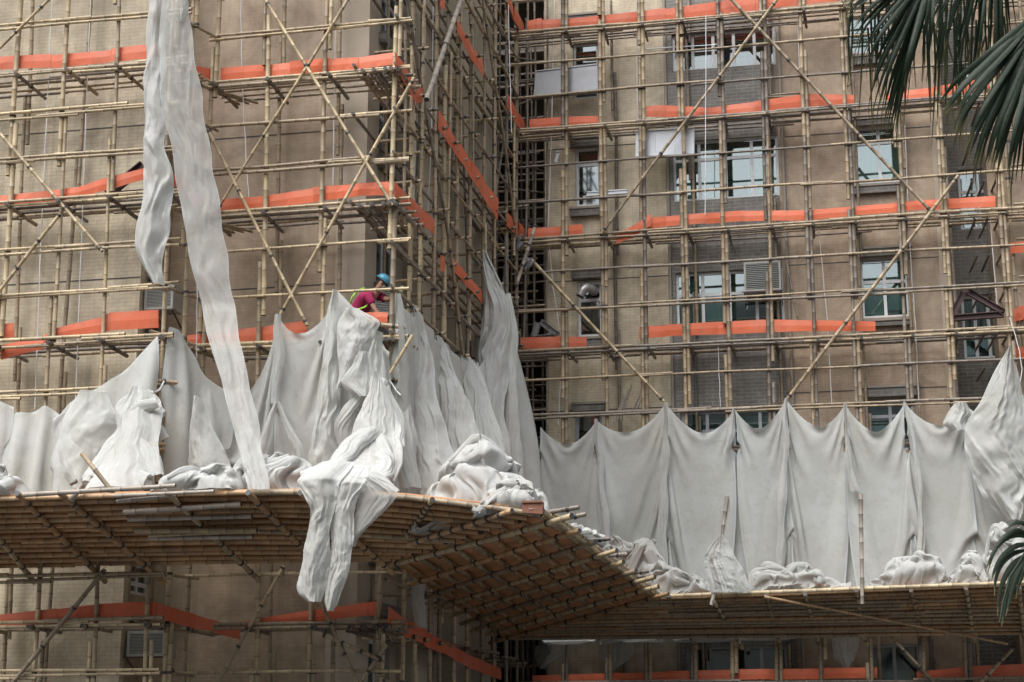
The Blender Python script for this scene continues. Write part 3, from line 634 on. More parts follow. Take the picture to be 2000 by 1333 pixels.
# ---------------------------------------------------------------- catch platforms
fans = 'sloping bamboo catch platforms'
I0, I1, I3, I4 = pw(-120, 1113, D0 + .3), pw(748, 1098, D1 - .6), pu(975, 1252, UR), pw(2120, 1243, D2 - .1)
OW = 25.75
O0, O1, O2, O3, O4 = pw(-120, 977, OW), pw(600, 961, OW), pw(1060, 1003, OW), pw(1285, 1168, 38.6), pw(2120, 1136, 38.6)
Om = [pw(x, y, OW) for x, y in ((-120, 977), (300, 966), (600, 961), (800, 971), (950, 988), (1060, 1003))]
def along(poly, t):
    ls = [(b - a).length for a, b in zip(poly, poly[1:])]; s = t * sum(ls)
    for (a, b), l in zip(zip(poly, poly[1:]), ls):
        if s <= l + 1e-6: return a.lerp(b, min(1, s / l))
        s -= l
    return poly[-1]
def fan(label, outer, inner, rows, rafters, over, mats=('bam_deck', 'bam_deck', 'bam_brown')):
    c = (outer[0] + inner[0]) / 2
    root = empty('catch_platform', c, label, 'scaffold platform', fans)
    up = Vector((0, 0, 1))
    S = lambda t, v: along(outer, t).lerp(along(inner, t), v)
    for i in range(rows):
        v = (i + .15) / rows; n = max(1, int((S(0, v) - S(1, v)).length / 5.2)); off = rnd.uniform(0, .5)
        cuts = [0] + [min(.98, max(.02, (k + off) / n)) for k in range(n)][(1 if off < .1 else 0):] + [1]
        for a, b in zip(cuts, cuts[1:]):
            if b - a < .02: continue
            # follow the outline in a few steps so that long runs bend with it
            p, q = S(a, v), S(min(1, b + .01), v); k = 3 if (b - a) > .2 else 1
            mbb = MB(); bamboo_mb(mbb, p + up * rnd.uniform(-.02, .02), q + up * rnd.uniform(-.02, .02), rnd.uniform(.045, .06), (), .002, 7)
            if k > 1:   # bend the pole with the platform edge
                vs = []
                for vx in mbb.v:
                    vx = Vector(vx); t = min(1, max(0, (vx - p).dot(q - p) / (q - p).length_squared)); vs.append(tuple(vx + S(a + (b - a) * t, v) - p.lerp(q, t)))
                mbb.v = vs
            mbb.build('deck_pole', [M[rnd.choice(mats)], M['tie']], root, nd=True)
    for (p, q, ext) in rafters:
        d = (p - q).normalized(); bamboo(root, 'rafter', q - up * .1 - d * .15, p - up * .09 + d * ext, .052, rnd.choice(['bam_deck', 'bam_brown', 'bam_pale']), [k / 9 for k in range(1, 9)], .003, 8)
    mb = MB(); n = 24; vs = []
    for i in range(n + 1):
        for v in (0.02, .5, .98): vs.append(S(i / n, v) + up * .085)
    fs = []
    for i in range(n): fs += [(3 * i, 3 * i + 1, 3 * i + 4, 3 * i + 3), (3 * i + 1, 3 * i + 2, 3 * i + 5, 3 * i + 4)]
    mb.add(vs, fs); o = mb.build('plywood_deck', M['ply'], root); so = o.modifiers.new('t', 'SOLIDIFY'); so.thickness = .02; so.offset = 1
    for i in range(3):
        for s, e in ((0, .5), (.48, 1)):
            bamboo(root, 'edge_pole', S(s, .0) + up * (.03 + .1 * (i > 0)) + Vector((0, 0, -.0)), S(e, .0) + up * (.03 + .1 * (i > 0)), .05, 'bam_pale', (), .002, 8) if i == 0 and len(outer) == 2 else None
    return root
rl = []
for xa, ya, xb, yb in ((46, 966, 200, 1120), (133, 966, 315, 1122), (341, 966, 501, 1118), (497, 964, 648, 1115), (600, 963, 761, 1103), (-40, 990, 63, 1122), (-90, 976, -10, 1120)):
    p = pw(xa, ya, OW); q = pw(xb, yb, D0 + .3); rl.append((p, q, .25))
rl.append((pw(842, 969, OW), pw(800, 1030, 27.2), .1)); rl.append((pw(985, 992, OW), pw(808, 1050, 27.3), .2))
f0 = fan('left sloping bamboo platform below the bundled nets, seen from underneath', Om, [I0, pw(300, 1108, D0 + .3), I1], 14, rl, 0)
rm = []
for i in range(9):
    t = i / 8.6; rm.append((O2.lerp(O3, t * .97 + .03), I1.lerp(I3, t ** .8), .42 + .2 * (i % 3 == 0)))
f1 = fan('middle bamboo platform running back from the corner, with lattice underside of rafters and poles', [O2, O3], [I1, I3], 9, rm, 0)
rr_ = []
for xa, ya, xb, yb in ((1307, 1160, 1358, 1255), (1396, 1171, 1447, 1255), (1498, 1160, 1524, 1253), (1573, 1157, 1599, 1251), (1673, 1150, 1692, 1248), (1780, 1150, 1803, 1240), (1887, 1146, 1902, 1241), (1990, 1144, 2000, 1241), (2080, 1140, 2085, 1240)):
    rr_.append((pw(xa, ya, 38.6), pw(xb, yb, D2 - .15), .15))
f2 = fan('right hand bamboo platform of close packed poles below the grey net curtain', [O3, O4], [I3, I4], 13, rr_, 0, ('bam_brown', 'bam_deck'))
# loose ends and edge poles
for q, W, r in (((1290, 1199, 1052, 998), 0, .05), ((1250, 1170, 1105, 1045), 0, .042)):
    bamboo(f1, 'edge_pole', O3 + (O3 - O2).normalized() * (.9 if q[0] == 1290 else .2) + Vector((0, 0, .1)), O2.lerp(O3, .05 if q[0] == 1290 else .35) + Vector((0, 0, .1)), r, 'bam_pale', (.2, .5, .8), .003, 8)
for t in (.05, .12, .3, .45, .7, .74):
    a = O2.lerp(O3, t); bamboo(f1, 'pole_end', a + Vector((-.5, 0, .05)), a + Vector((rnd.uniform(.3, .55), rnd.uniform(-.1, .25), rnd.uniform(.1, .22))), .045, 'bam_grey', (.8,), .002, 8)
loose = 'loose bleached poles lying under the left platform'
lp = [((242, 1001, 471, 985), .05, 'thickest bleached pole at the top of the loose row under the left platform'), ((250, 1015, 492, 1009), .04, 'second bleached pole from the top of the loose row under the left platform'),
      ((264, 1037, 502, 1036), .05, 'yellowish pole in the middle of the loose row under the left platform'), ((290, 1047, 508, 1038), .028, 'thin yellowish pole sandwiched in the loose row under the left platform'), ((290, 1052, 494, 1049), .04, 'lowest short pole in the loose row under the left platform'),
      ((45, 967, 343, 949), .045, 'pale pole lying along the edge of the left platform'), ((222, 969, 418, 960), .035, 'shorter pale pole along the edge of the left platform, below the longer one'), ((228, 980, 345, 968), .032, 'small tilted pole just under the edge of the left platform')]
for (x0, y0, x1, y1), r, lab in lp:
    f = (y0 + y1) / 2; W_ = OW - .12 + max(0, (f - 968)) / 145 * 2.6
    mb = MB(); a, b = pw(x0, y0, W_ - .12), pw(x1, y1, W_ - .12); bamboo_mb(mb, a, b, r, (), .002, 8)
    tag(mb.build('bamboo_pole', [M['bam_white'] if 'yellow' not in lab else M['bam_pale'], M['tie']], origin=a, nd=True), lab, 'bamboo pole', loose)
for (x0, y0, x1, y1), W_, r, mt, lab in (((160, 886, 220, 962), OW + .05, .045, 'bam_brown', 'brown pole slanting up from the left platform, in front of the knotted net'), ((138, 978, 163, 946), OW - .1, .05, 'bam_white', 'short white pole end poking over the edge of the left platform'),
        ((1420, 970, 1409, 1058), D2 - .4, .05, 'bam_white', 'white wrapped pole in the gap of the grey curtain, above the tent shaped net'), ((1681, 965, 1684, 1180), D2 - 3.5, .05, 'bam_white', 'long white upright pole standing in the slit of the grey curtain'),
        ((1389, 1182, 1402, 1135), 38.5, .045, 'bam_white', 'short white pole end below the tent shaped net'), ((1983, 985, 1992, 1050), D2 - .5, .04, 'bam_white', 'short white pole below the bunched net at the right edge'),
        ((865, 855, 880, 880), 31.0, .04, 'bam_grey', 'grey pole stub poking between pointed nets above the heap'), ((762, 730, 806, 655), D1 - .45, .035, 'bam_pale', 'thin pale pole leaning between the corner upright and the pointed net'), ((150, 940, 137, 946), OW, .04, 'bam_grey', 'dark pole stub at the left platform edge')):
    mb = MB(); a, b = pw(x0, y0, W_), pw(x1, y1, W_); bamboo_mb(mb, a, b, r, (), .002, 8)
    tag(mb.build('bamboo_pole', [M[mt], M['tie']], origin=a, nd=True), lab, 'bamboo pole', 'loose bamboo poles')
mb = MB(); a, b = pw(1492, 1166, 38.4), pw(1968, 1258, 41.2); bamboo_mb(mb, a, b, .034, (), .002, 8)
tag(mb.build('bamboo_pole', [M['bam_deck'], M['tie']], origin=a, nd=True), 'long thin pole slung diagonally beneath the right platform', 'bamboo pole', 'loose bamboo poles')
print('fans done', len(bpy.data.objects))

# ---------------------------------------------------------------- nets: small position based cloth solver
def fan_z(p):
    """height of the catch platforms under points p (…,3)"""
    U, W = p[..., 0], p[..., 1]
    def pl(a, b, c):
        n = np.array((b - a).cross(c - a)); a = np.array(a); return a[2] - (n[0] * (U - a[0]) + n[1] * (W - a[1])) / n[2]
    zl = pl(O0, O1, I1); zm = pl(O2, O3, I1); zr = pl(O3, O4, I4)
    z = np.where(U < UR - .2, zl, np.where(W > 38.8, zr, np.minimum(zm, 6.2)))
    return z + .12
def simulate(sheets, nx=16, nz=36, it=14, steps=150, dt=1 / 40):
    """sheets: dict(A, B, n, h, k, ties=[(side, frac, pull)], out)"""
    S = len(sheets); rs = np.random.RandomState(5)
    X = np.zeros((S, nz, nx, 3)); pin = np.zeros((S, nz, nx), bool); tgt = np.zeros_like(X)
    Lh = np.zeros((S, 1)); Lh = np.zeros((S, 400)); Lv = np.zeros(S); nr = np.zeros((S, 3)); pd = np.zeros(S); out = np.zeros(S)
    def topcurve(s, nx):
        P_ = np.array([tuple(p) for p in s['top']]); d = np.r_[0, np.cumsum(np.linalg.norm(np.diff(P_, axis=0), axis=1))]; d /= d[-1]
        t = np.linspace(0, 1, nx); c = np.stack([np.interp(t, d, P_[:, k]) for k in range(3)], -1)
        if s.get('full'): c[2:-2] = (c[1:-3] + 2 * c[2:-2] + c[3:-1]) / 4
        wob = np.sin(t * np.pi) * (.05 + .05 * np.sin(t * 17 + s['A'][0] * 3)); return c + np.array(s['n'])[None] * wob[:, None]
    def setup(nz, nx, X, tgt):
        pin = np.zeros((S, nz, nx), bool)
        for i, s in enumerate(sheets):
            A, B = np.array(s['A']), np.array(s['B']); tc = topcurve(s, nx); tgt[i, 0] = tc; pin[i, 0, 0] = pin[i, 0, -1] = True
            if s.get('full'): pin[i, 0, :] = True
            for (c, r_, p) in s.get('pins', ()):
                a, b = int(round(r_ * (nz - 1))), int(round(c * (nx - 1))); pin[i, a, b] = True; tgt[i, a, b] = np.array(p)
        return pin
    for i, s in enumerate(sheets):
        A, B = np.array(s['A']), np.array(s['B']); t = np.linspace(0, 1, nx); g = np.linspace(0, 1, nz)[:, None]
        w = np.linalg.norm(B - A); nr[i] = s['n']; pd[i] = np.dot(nr[i], (A + B) / 2) ; out[i] = s.get('out', 1.0)
        top = topcurve(s, nx); w = np.linalg.norm(np.diff(top, axis=0), axis=1).sum()
        X[i] = top[None]; X[i, ..., 2] = (1 - g) * top[:, 2][None] + g * s['zb']
        ph = rs.uniform(0, 6.28, 4); f = sum(np.sin(2 * np.pi * q * t + ph[j]) / (q ** .6) for j, q in enumerate((.8, 1.7, 2.6, 3.7)))
        X[i] += nr[i] * (.10 + .08 * f[None, :, None] * (0.3 + g[..., None]))
        X[i] += nr[i] * np.abs(rs.normal(0, .01, (nz, nx, 1)))
        ch = np.linalg.norm(B - A); kk = w / ch * .975; Lh[i] = np.interp(np.linspace(0, 1, 400), [0, .04, .35, 1], [kk, kk, max(kk, s['k'] * (1 if not s.get('full') else kk)), max(kk, s['k'] * (1 if not s.get('full') else kk))]) * ch / (nx - 1); Lv[i] = (top[:, 2].mean() - s['zb']) * s.get('kv', 1.0) / (nz - 1)
    pin = setup(nz, nx, X, tgt)
    Lcol = None
    def relax(X, V, pin, tgt, steps, it, nz, nx, Lh, Lv, wind):
        inv = (~pin).astype(float)[..., None]
        rw = (np.linspace(0, 1, nz) * 399).astype(int); Lh_ = Lh[:, rw][:, :, None]; Lv_ = Lv[:, None, None]; Ld = np.sqrt(Lh_ ** 2 + Lv_ ** 2)
        def con(a, b, L0, st):
            pa, pb = X[a], X[b]; d = pb - pa; l = np.sqrt((d * d).sum(-1)) + 1e-9; wa, wb = inv[a], inv[b]
            c = (l - L0) / l
            if st == 'max': c = np.maximum(c, 0)
            elif st < 1: c = c * st
            if st == 'min': c = np.minimum(c, 0) * .25
            c = c[..., None] * d / np.maximum(wa + wb, 1); X[a] += wa * c; X[b] -= wb * c
        sl = slice
        for k in range(steps):
            Xp = X.copy(); g = np.zeros_like(X); g[..., 2] = -9.8; g += nr[:, None, None, :] * (out[:, None, None, None] * wind)
            V = V * .985 + g * dt; X = X + V * dt * inv; X = np.where(pin[..., None], tgt, X)
            for q in range(it):
                for o in (0, 1):
                    con((sl(None), sl(o, nz - 1, 2)), (sl(None), sl(o + 1, nz, 2)), Lv_, 1)
                for o in (0, 1):
                    con((sl(None), sl(None), sl(o, nx - 1, 2)), (sl(None), sl(None), sl(o + 1, nx, 2)), Lh_, 1)
                if q % 2 == 0:
                    for o in (0, 1):
                        con((sl(None), sl(o, nz - 1, 2), sl(0, nx - 1)), (sl(None), sl(o + 1, nz, 2), sl(1, nx)), Ld[:, o:nz - 1:2], .35)
                        con((sl(None), sl(o, nz - 1, 2), sl(1, nx)), (sl(None), sl(o + 1, nz, 2), sl(0, nx - 1)), Ld[:, o:nz - 1:2], .35)
            for o in range(3):
                con((sl(None), sl(None), sl(o, nx - 2, 3)), (sl(None), sl(None), sl(o + 2, nx, 3)), 2 * Lh_, .6)
            for o in range(3):
                con((sl(None), sl(o, nz - 2, 3)), (sl(None), sl(o + 2, nz, 3)), 2 * Lv_, .3)
            for o in range(5):
                con((sl(None), sl(None), sl(o, nx - 4, 5)), (sl(None), sl(None), sl(o + 4, nx, 5)), 3.9 * Lh_, .3)
            dd = (X * nr[:, None, None, :]).sum(-1) - pd[:, None, None] - .03
            X = X - nr[:, None, None, :] * np.minimum(dd, 0)[..., None]
            zf = fan_z(X); hit = X[..., 2] < zf; X[..., 2] = np.where(hit, zf, X[..., 2])
            X = np.where(hit[..., None], X * .8 + Xp * .2, X); X = np.where(pin[..., None], tgt, X); X[..., 2] = np.where(pin, X[..., 2], X[..., 2])
            V = (X - Xp) / dt; sp = np.sqrt((V * V).sum(-1, keepdims=True)); V *= np.minimum(1, 4 / (sp + 1e-6))
        return X, V
    V = np.zeros_like(X)
    X, V = relax(X, V, pin, tgt, steps, it, nz, nx, Lh, Lv, 1.4)
    # refine
    nz2, nx2 = nz * 2 - 1, nx * 2 - 1
    Y = np.zeros((S, nz2, nx2, 3)); Y[:, ::2, ::2] = X; Y[:, 1::2, ::2] = (X[:, 1:] + X[:, :-1]) / 2; Y[:, :, 1::2] = (Y[:, :, 2::2] + Y[:, :, :-2:2]) / 2
    Y += nr[:, None, None, :] * np.abs(rs.normal(0, .002, (S, nz2, nx2, 1)))
    tg2 = np.zeros_like(Y); pin2 = setup(nz2, nx2, Y, tg2)
    Y, V = relax(Y, np.zeros_like(Y), pin2, tg2, 40, 10, nz2, nx2, Lh / 2 * 1.03, Lv / 2, .6)
    return Y
def grid_obj(name, G, mat, label, cat='netting', group=None, hem=True, sub=1, parent=None, thick=0):
    nz, nx = G.shape[:2]; me = bpy.data.meshes.new(name); org = G[0, nx // 2].copy()
    i = np.arange(nz * nx).reshape(nz, nx)
    f = np.stack([i[:-1, :-1], i[1:, :-1], i[1:, 1:], i[:-1, 1:]], -1).reshape(-1, 4)
    me.from_pydata((G.reshape(-1, 3) - org).tolist(), [], f.tolist()); me.materials.append(M[mat])
    me.polygons.foreach_set('use_smooth', [True] * len(f))
    h = np.zeros((nz, nx), np.float32)
    if hem: h[:, 0] = h[:, -1] = .8; h[0] = .4
    me.attributes.new('hem', 'FLOAT', 'POINT').data.foreach_set('value', h.ravel())
    me.update(); o = bpy.data.objects.new(name, me); C.objects.link(o); o.location = org
    if sub: s = o.modifiers.new('s', 'SUBSURF'); s.levels = s.render_levels = sub
    return tag(o, label, cat, group)

sheets = []; meta = []
def sheet(pts, at, n, zb, k, mat, label, out=1.0, pins=(), kv=1.0, grp='net sheets tied to the scaffold', side=True, full=False):
    top = [at(*p) for p in pts]
    if side and n != (0, -1, 0) or (side and len(pins) < 3):
        pins = list(pins)
        for c, q_, o_ in ((0, top[0], top[-1]), (1, top[-1], top[0])):
            for f_ in (.35, .7, .97):
                if any(abs(p_[1] - f_) < .3 and p_[0] == c for p_ in pins): continue
                e_ = Vector(q_).lerp(Vector(o_), .03 + .05 * f_); pins.append((c, f_, (e_.x + n[0] * .12 * f_, e_.y + n[1] * .12 * f_, q_.z + (zb - q_.z) * f_)))
    sheets.append(dict(A=tuple(top[0]), B=tuple(top[-1]), top=top, n=n, zb=zb, k=k, out=out, pins=pins, kv=kv, full=full)); meta.append((mat, label, grp))
n_w = (0, -1, 0); n_u = (1, 0, 0)
WR = D2 - .18; aR = lambda x, y: pw(x, y, WR)
tops = [[(1055, 832), (1085, 842), (1120, 856), (1145, 838), (1165, 820)], [(1165, 820), (1180, 823), (1215, 826), (1260, 808), (1300, 787)], [(1300, 787), (1312, 800), (1330, 812), (1380, 812), (1420, 806), (1435, 799)],
        [(1435, 799), (1455, 812), (1480, 822), (1510, 802), (1535, 779)], [(1535, 779), (1555, 800), (1585, 815), (1620, 806), (1650, 789)], [(1650, 789), (1675, 808), (1715, 828), (1745, 812), (1767, 786)],
        [(1767, 786), (1790, 800), (1825, 814), (1855, 812), (1885, 800)], [(1885, 790), (1920, 800), (1955, 790), (1985, 760)]]
lab_r = ['grey net sheet at the left end of the curtain, beside the deep corner', 'grey net sheet above the two knotted heaps', 'grey net sheet just left of the tent shaped net on its pole',
         'grey net sheet just right of the tent shaped net on its pole', 'grey net sheet under the foot of the long diagonal brace, left of the slit', 'grey net sheet immediately right of the slit with the white pole', 'grey net sheet above the broad low heap at the right', 'grey net sheet behind the bunched net at the right edge']
for i, tp in enumerate(tops):
    pins = []; zb = 4.15
    for c, q in ((0, aR(*tp[0])), (1, aR(*tp[-1]))):
        zt = pw(tp[-c][0], 883, WR).z; fr = (q.z - zt) / (q.z - zb)
        pins.append((c, fr, (q.x + (.02 if c == 0 else -.02), WR - .05, zt)))
        gap = {(2, 1): .42, (3, 0): .38, (4, 1): .2, (5, 0): .5, (1, 1): .04, (3, 1): .08, (6, 0): .05, (5, 1): .03}.get((i, c))
        if gap: pins.append((c, .97, (q.x + (gap if c == 0 else -gap), WR - .35, 4.6)))
        g0 = gap or 0
        for fr_ in (.15, .55, .78) if not gap or gap < .1 else (.15,):
            z_ = q.z + (zb - q.z) * fr_; pins.append((c, fr_, (q.x + (.03 + g0 * fr_ if c == 0 else -.03 - g0 * fr_), WR - .05, z_)))
        if not gap: pins.append((c, .97, (q.x + (.05 if c == 0 else -.05), WR - .06, zb + .1)))
    sheet(tp, aR, n_w, zb, [1.12, 1.14, 1.2, 1.13, 1.22, 1.16, 1.2, 1.15][i], 'net_g', lab_r[i], .8, pins, grp='grey net curtain sheets on the right block')
sheet([(1168, 900), (1300, 893), (1500, 886), (1700, 888), (1985, 880)], lambda x, y: pw(x, y, D2 - .09), n_w, 4.15, 1.02, 'net_g', 'plain net layer glimpsed through the slits of the grey curtain', .1, [(0, .5, tuple(pw(1175, 1010, D2 - .09)))] * 3, grp='grey net curtain sheets on the right block', side=False, full=True)
WM = D1 - .2; aM = lambda x, y: pw(x, y, WM)
z = pw(542, 785, WM).z
q = aM(545, 616)
sheet([(432, 760), (470, 680), (505, 640), (545, 616)], aM, n_w, 5.0, 1.1, 'net', 'net sheet partly behind the long translucent strand', 1.0, [(1, (q.z - z) / (q.z - 5), (q.x, WM - .05, z)), (1, .96, (q.x - .35, WM - .4, 5.4))])
sheet([(545, 616), (560, 626), (580, 632), (605, 618), (635, 590), (660, 569)], aM, n_w, 5.0, 1.12, 'net', 'large net sheet rising to a peak left of the worker', 1.0, [(0, (q.z - z) / (q.z - 5), (q.x, WM - .05, z)), (0, .96, (q.x + .5, WM - .5, 5.4))])
sheet([(660, 569), (690, 600), (712, 622), (740, 655), (757, 690)], aM, n_w, 5.0, 1.18, 'net', 'net sheet falling from the peak beside the worker, behind the knotted bundle', 1.0, full=True)
aJ = lambda x, y: pw(x, y, D0 - .2 + (D1 - D0) * min(1, max(0, (x - 315) / 110)))
sheet([(330, 638), (350, 645), (375, 690), (400, 738), (425, 762), (445, 770)], aJ, (.5, -.86, 0), 4.9, 1.2, 'net', 'yellowish net sheet bellying right of the left corner upright', 1.6, full=True)
a0_ = lambda x, y: pw(x, y, D0 - .22)
sheet([(112, 818), (135, 790), (165, 768), (200, 758), (240, 728), (275, 695), (308, 655)], a0_, n_w, 4.9, 1.12, 'net', 'big bulging net sheet sweeping up to the left corner upright', 3.4, full=True)
sheet([(20, 822), (30, 806), (60, 808), (92, 793), (112, 806), (125, 822)], a0_, n_w, 4.9, 1.3, 'net', 'puffed net sheet near the left edge', 3.4, full=True)
sheet([(-70, 775), (-30, 782), (0, 784), (28, 796)], a0_, n_w, 6.2, 1.25, 'net_w', 'net scrap hanging at the left edge', 2.0, full=True)
US = UR + .22; aU = lambda x, y: pu(x, y, US)
rt = [[(774, 572), (782, 585), (792, 612), (800, 626), (808, 616), (815, 604)], [(815, 604), (822, 618), (834, 640), (848, 662), (855, 672), (862, 664)], [(862, 666), (875, 676), (890, 700), (902, 712), (908, 706), (918, 700)], [(918, 700), (925, 706), (932, 720), (940, 690), (950, 650)], [(950, 650), (975, 640), (992, 630), (1003, 690)], [(1003, 690), (1012, 735), (1022, 780), (1032, 800), (1045, 826)]]
ll = ['narrow net sheet beside the corner upright and worker', 'pointed net sheet second from the corner upright', 'net sheet between the pointed one and the low knotted peak', 'net sheet just left of the tall pointed peak', 'net sheet behind the tall pointed peak', 'yellowish net sheet at the inner end of the return side']
for i in range(6): sheet(rt[i], aU, n_u, 4.6, 1.16, 'net', ll[i], 1.5, full=True)
import time; t0 = time.time()
Ys = simulate(sheets)
print('cloth', round(time.time() - t0, 1), 's')
for G_, (mt, lab, grp) in zip(Ys, meta): grid_obj('net_sheet', G_, mt, lab, group=grp)

# hand shaped strands, flaps and heaps
def vnoise(x, y, seed):
    rs = np.random.RandomState(seed); T = rs.rand(64, 64)
    xi, yi = np.floor(x).astype(int), np.floor(y).astype(int); fx, fy = x - xi, y - yi; fx = fx * fx * (3 - 2 * fx); fy = fy * fy * (3 - 2 * fy)
    g = lambda a, b: T[a % 64, b % 64]
    return (g(xi, yi) * (1 - fx) + g(xi + 1, yi) * fx) * (1 - fy) + (g(xi, yi + 1) * (1 - fx) + g(xi + 1, yi + 1) * fx) * fy
def fbm(x, y, seed, o=4):
    return sum(vnoise(x * 2 ** i, y * 2 ** i, seed + i) * .5 ** i for i in range(o)) / 1.9
def ridge(x, y, seed, o=3):
    return sum((1 - np.abs(2 * vnoise(x * 2 ** i, y * 2 ** i, seed + i) - 1)) * .5 ** i for i in range(o)) / 1.75
def crumple(G0, kx, ky, r, steps=50, it=6, grav=3.0, seed=1, noise_=.02, zmin=None, lev=1):
    """over-long cloth buckling within a short tether of a base surface"""
    rs = np.random.RandomState(seed)
    def run(G0, X, steps, kx, ky, r, nz_, steps_it):
        nz, nx = G0.shape[:2]; dl = lambda a, b: np.linalg.norm(G0[b] - G0[a], axis=-1)
        sl = slice; cons = []
        for o in (0, 1):
            a, b = (sl(o, nz - 1, 2), sl(None)), (sl(o + 1, nz, 2), sl(None)); cons.append((a, b, dl(a, b) * ky, 1.0))
            a, b = (sl(None), sl(o, nx - 1, 2)), (sl(None), sl(o + 1, nx, 2)); cons.append((a, b, dl(a, b) * kx, 1.0))
        for o in (0, 1):
            for p, q in ((sl(0, nx - 1), sl(1, nx)), (sl(1, nx), sl(0, nx - 1))):
                a, b = (sl(o, nz - 1, 2), p), (sl(o + 1, nz, 2), q); cons.append((a, b, dl(a, b) * (kx + ky) / 2, .3))
        for o in range(3):
            a, b = (sl(None), sl(o, nx - 2, 3)), (sl(None), sl(o + 2, nx, 3)); cons.append((a, b, dl(a, b) * kx, .12))
            a, b = (sl(o, nz - 2, 3), sl(None)), (sl(o + 2, nz, 3), sl(None)); cons.append((a, b, dl(a, b) * ky, .12))
        X = X + rs.normal(0, nz_, X.shape)
        for k in range(steps):
            X[..., 2] -= grav * 1e-3
            for q in range(steps_it):
                for a, b, L0, st in cons:
                    if L0.size == 0: continue
                    d = X[b] - X[a]; l = np.sqrt((d * d).sum(-1)) + 1e-9; c = ((l - L0) / l * .5 * st)[..., None] * d; X[a] += c; X[b] -= c
            D_ = X - G0; D_[..., 1] = np.minimum(D_[..., 1], .02); l = np.linalg.norm(D_, axis=-1, keepdims=True)
            X = G0 + D_ * np.minimum(1, r / (l + 1e-9))
            if zmin is not None: X[..., 2] = np.maximum(X[..., 2], zmin(X))
        return X
    st = 2 ** lev; X = G0[::st, ::st].copy(); k0 = 1.0
    while st >= 1:
        g = G0[::st, ::st]; X = run(g, X, steps, kx * k0, ky * k0, r, noise_ * (1 if st == 2 ** lev else .15), it)
        if st > 1: X = _up2(X)
        st //= 2; steps = steps // 2; k0 *= 1.02; r *= 1.05
    for _ in range(2): X[1:-1, 1:-1] = X[1:-1, 1:-1] * .5 + (X[:-2, 1:-1] + X[2:, 1:-1] + X[1:-1, :-2] + X[1:-1, 2:]) * .125
    return X
def _up2(X):
    nz, nx = X.shape[:2]; Y = np.zeros((nz * 2 - 1, nx * 2 - 1, 3)); Y[::2, ::2] = X; Y[1::2, ::2] = (X[1:] + X[:-1]) / 2; Y[:, 1::2] = (Y[:, 2::2] + Y[:, :-2:2]) / 2
    return Y
def drape(label, rows, W, mat='net_w', folds=5, amp=.12, bulge=.12, crump=.0, seed=1, nx=48, nz=90, name='net_strand', group=None, hem=True):
    """cloth between left and right outlines; W is one distance or a list of (y, W)"""
    ys = np.array([r_[0] for r_ in rows], float); xl = np.array([r_[1] for r_ in rows], float); xr = np.array([r_[2] for r_ in rows], float)
    t = np.linspace(ys[0], ys[-1], nz); L_ = np.interp(t, ys, xl); R_ = np.interp(t, ys, xr)
    ker = np.ones(5) / 5; sm = lambda v: np.convolve(np.pad(v, 2, 'edge'), ker, 'valid')
    L_, R_ = sm(L_), sm(R_); wv = 2.5 * np.sin(t / 23 + seed); L_ = L_ + wv * .6; R_ = R_ + 2.0 * np.sin(t / 17 + seed * 2)
    s = np.linspace(0, 1, nx); G = np.zeros((nz, nx, 3))
    for j in range(nz):
        w_ = W if not isinstance(W, list) else float(np.interp(t[j], [q[0] for q in W], [q[1] for q in W]))
        for i in range(nx):
            G[j, i] = pw(L_[j] + (R_[j] - L_[j]) * s[i], t[j], w_)
    ss, tt = np.meshgrid(s, (t - t[0]) / 60.0)
    warp = ss * folds + 1.3 * fbm(ss * 1.2, tt * .8, seed) * (1 + folds * .25) + .35 * np.sin(tt * 1.3 + seed)
    fold = ridge(warp, tt * .22 + 3, seed + 9, 2) + .35 * ridge(warp * 2.3, tt * .5, seed + 17, 2)
    fold = fold * (.55 + .9 * fbm(ss * 1.5 + 4, tt * .7, seed + 61)) + .35 * ridge(ss * 1.6 + tt * .9, tt * .8 - ss, seed + 71, 2)
    d = -amp * 1.2 * fold - bulge * np.sin(np.pi * ss)
    if crump:
        th = fbm(ss * 2, tt * 1.5, seed + 5) * 5
        d -= crump * ridge(ss * 3 + np.sin(th) * .9, tt * 2.2 + np.cos(th) * .9, seed + 3, 4)
        G[..., 0] += crump * .5 * (fbm(ss * 5, tt * 3, seed + 33) - .5); G[..., 2] += crump * .6 * (fbm(ss * 5, tt * 3, seed + 44) - .5)
    G[..., 1] += d * (1 if crump < .1 else .35)
    if crump < .1: return grid_obj(name, G, mat, label, group=group, hem=hem)
    nx_, nz_ = (nx - 1) // 2 * 2 + 1, (nz - 1) // 2 * 2 + 1
    G = crumple(G[:nz_, :nx_], 1.25 + crump * .9, 1.12 + crump * 1.2, .07 + crump * .3, seed=seed)
    return grid_obj(name, G, mat, label, group=group, hem=hem)
drape('tall white net strand, left one, twisting down to a ragged end', [(-60, 298, 345), (0, 300, 338), (60, 296, 330), (150, 290, 332), (240, 286, 335), (290, 285, 330), (340, 290, 345), (400, 284, 346), (440, 276, 338), (490, 272, 330), (530, 285, 322), (562, 308, 324)], D0 - .55, 'net_w', 2, .16, .16, .0, 3)
drape('long translucent net strand sweeping from the top down to the platform', [(-60, 322, 378), (0, 322, 372), (60, 316, 377), (150, 316, 392), (240, 326, 405), (290, 338, 413), (400, 355, 432), (500, 375, 446), (600, 398, 462), (700, 424, 480), (800, 452, 504), (900, 476, 522), (960, 494, 536)], [(0, D0 - .8), (600, D0 - .6), (850, 26.6), (960, 25.85)], 'net_thin', 2.6, .12, .10, 0, 8, nz=121)
drape('small torn net flap at the very top beside the tall strands', [(-60, 350, 378), (0, 352, 372), (25, 355, 373), (48, 356, 362)], D0 - .9, 'net_thin', 3, .06, .08, .03, 5, nz=30)
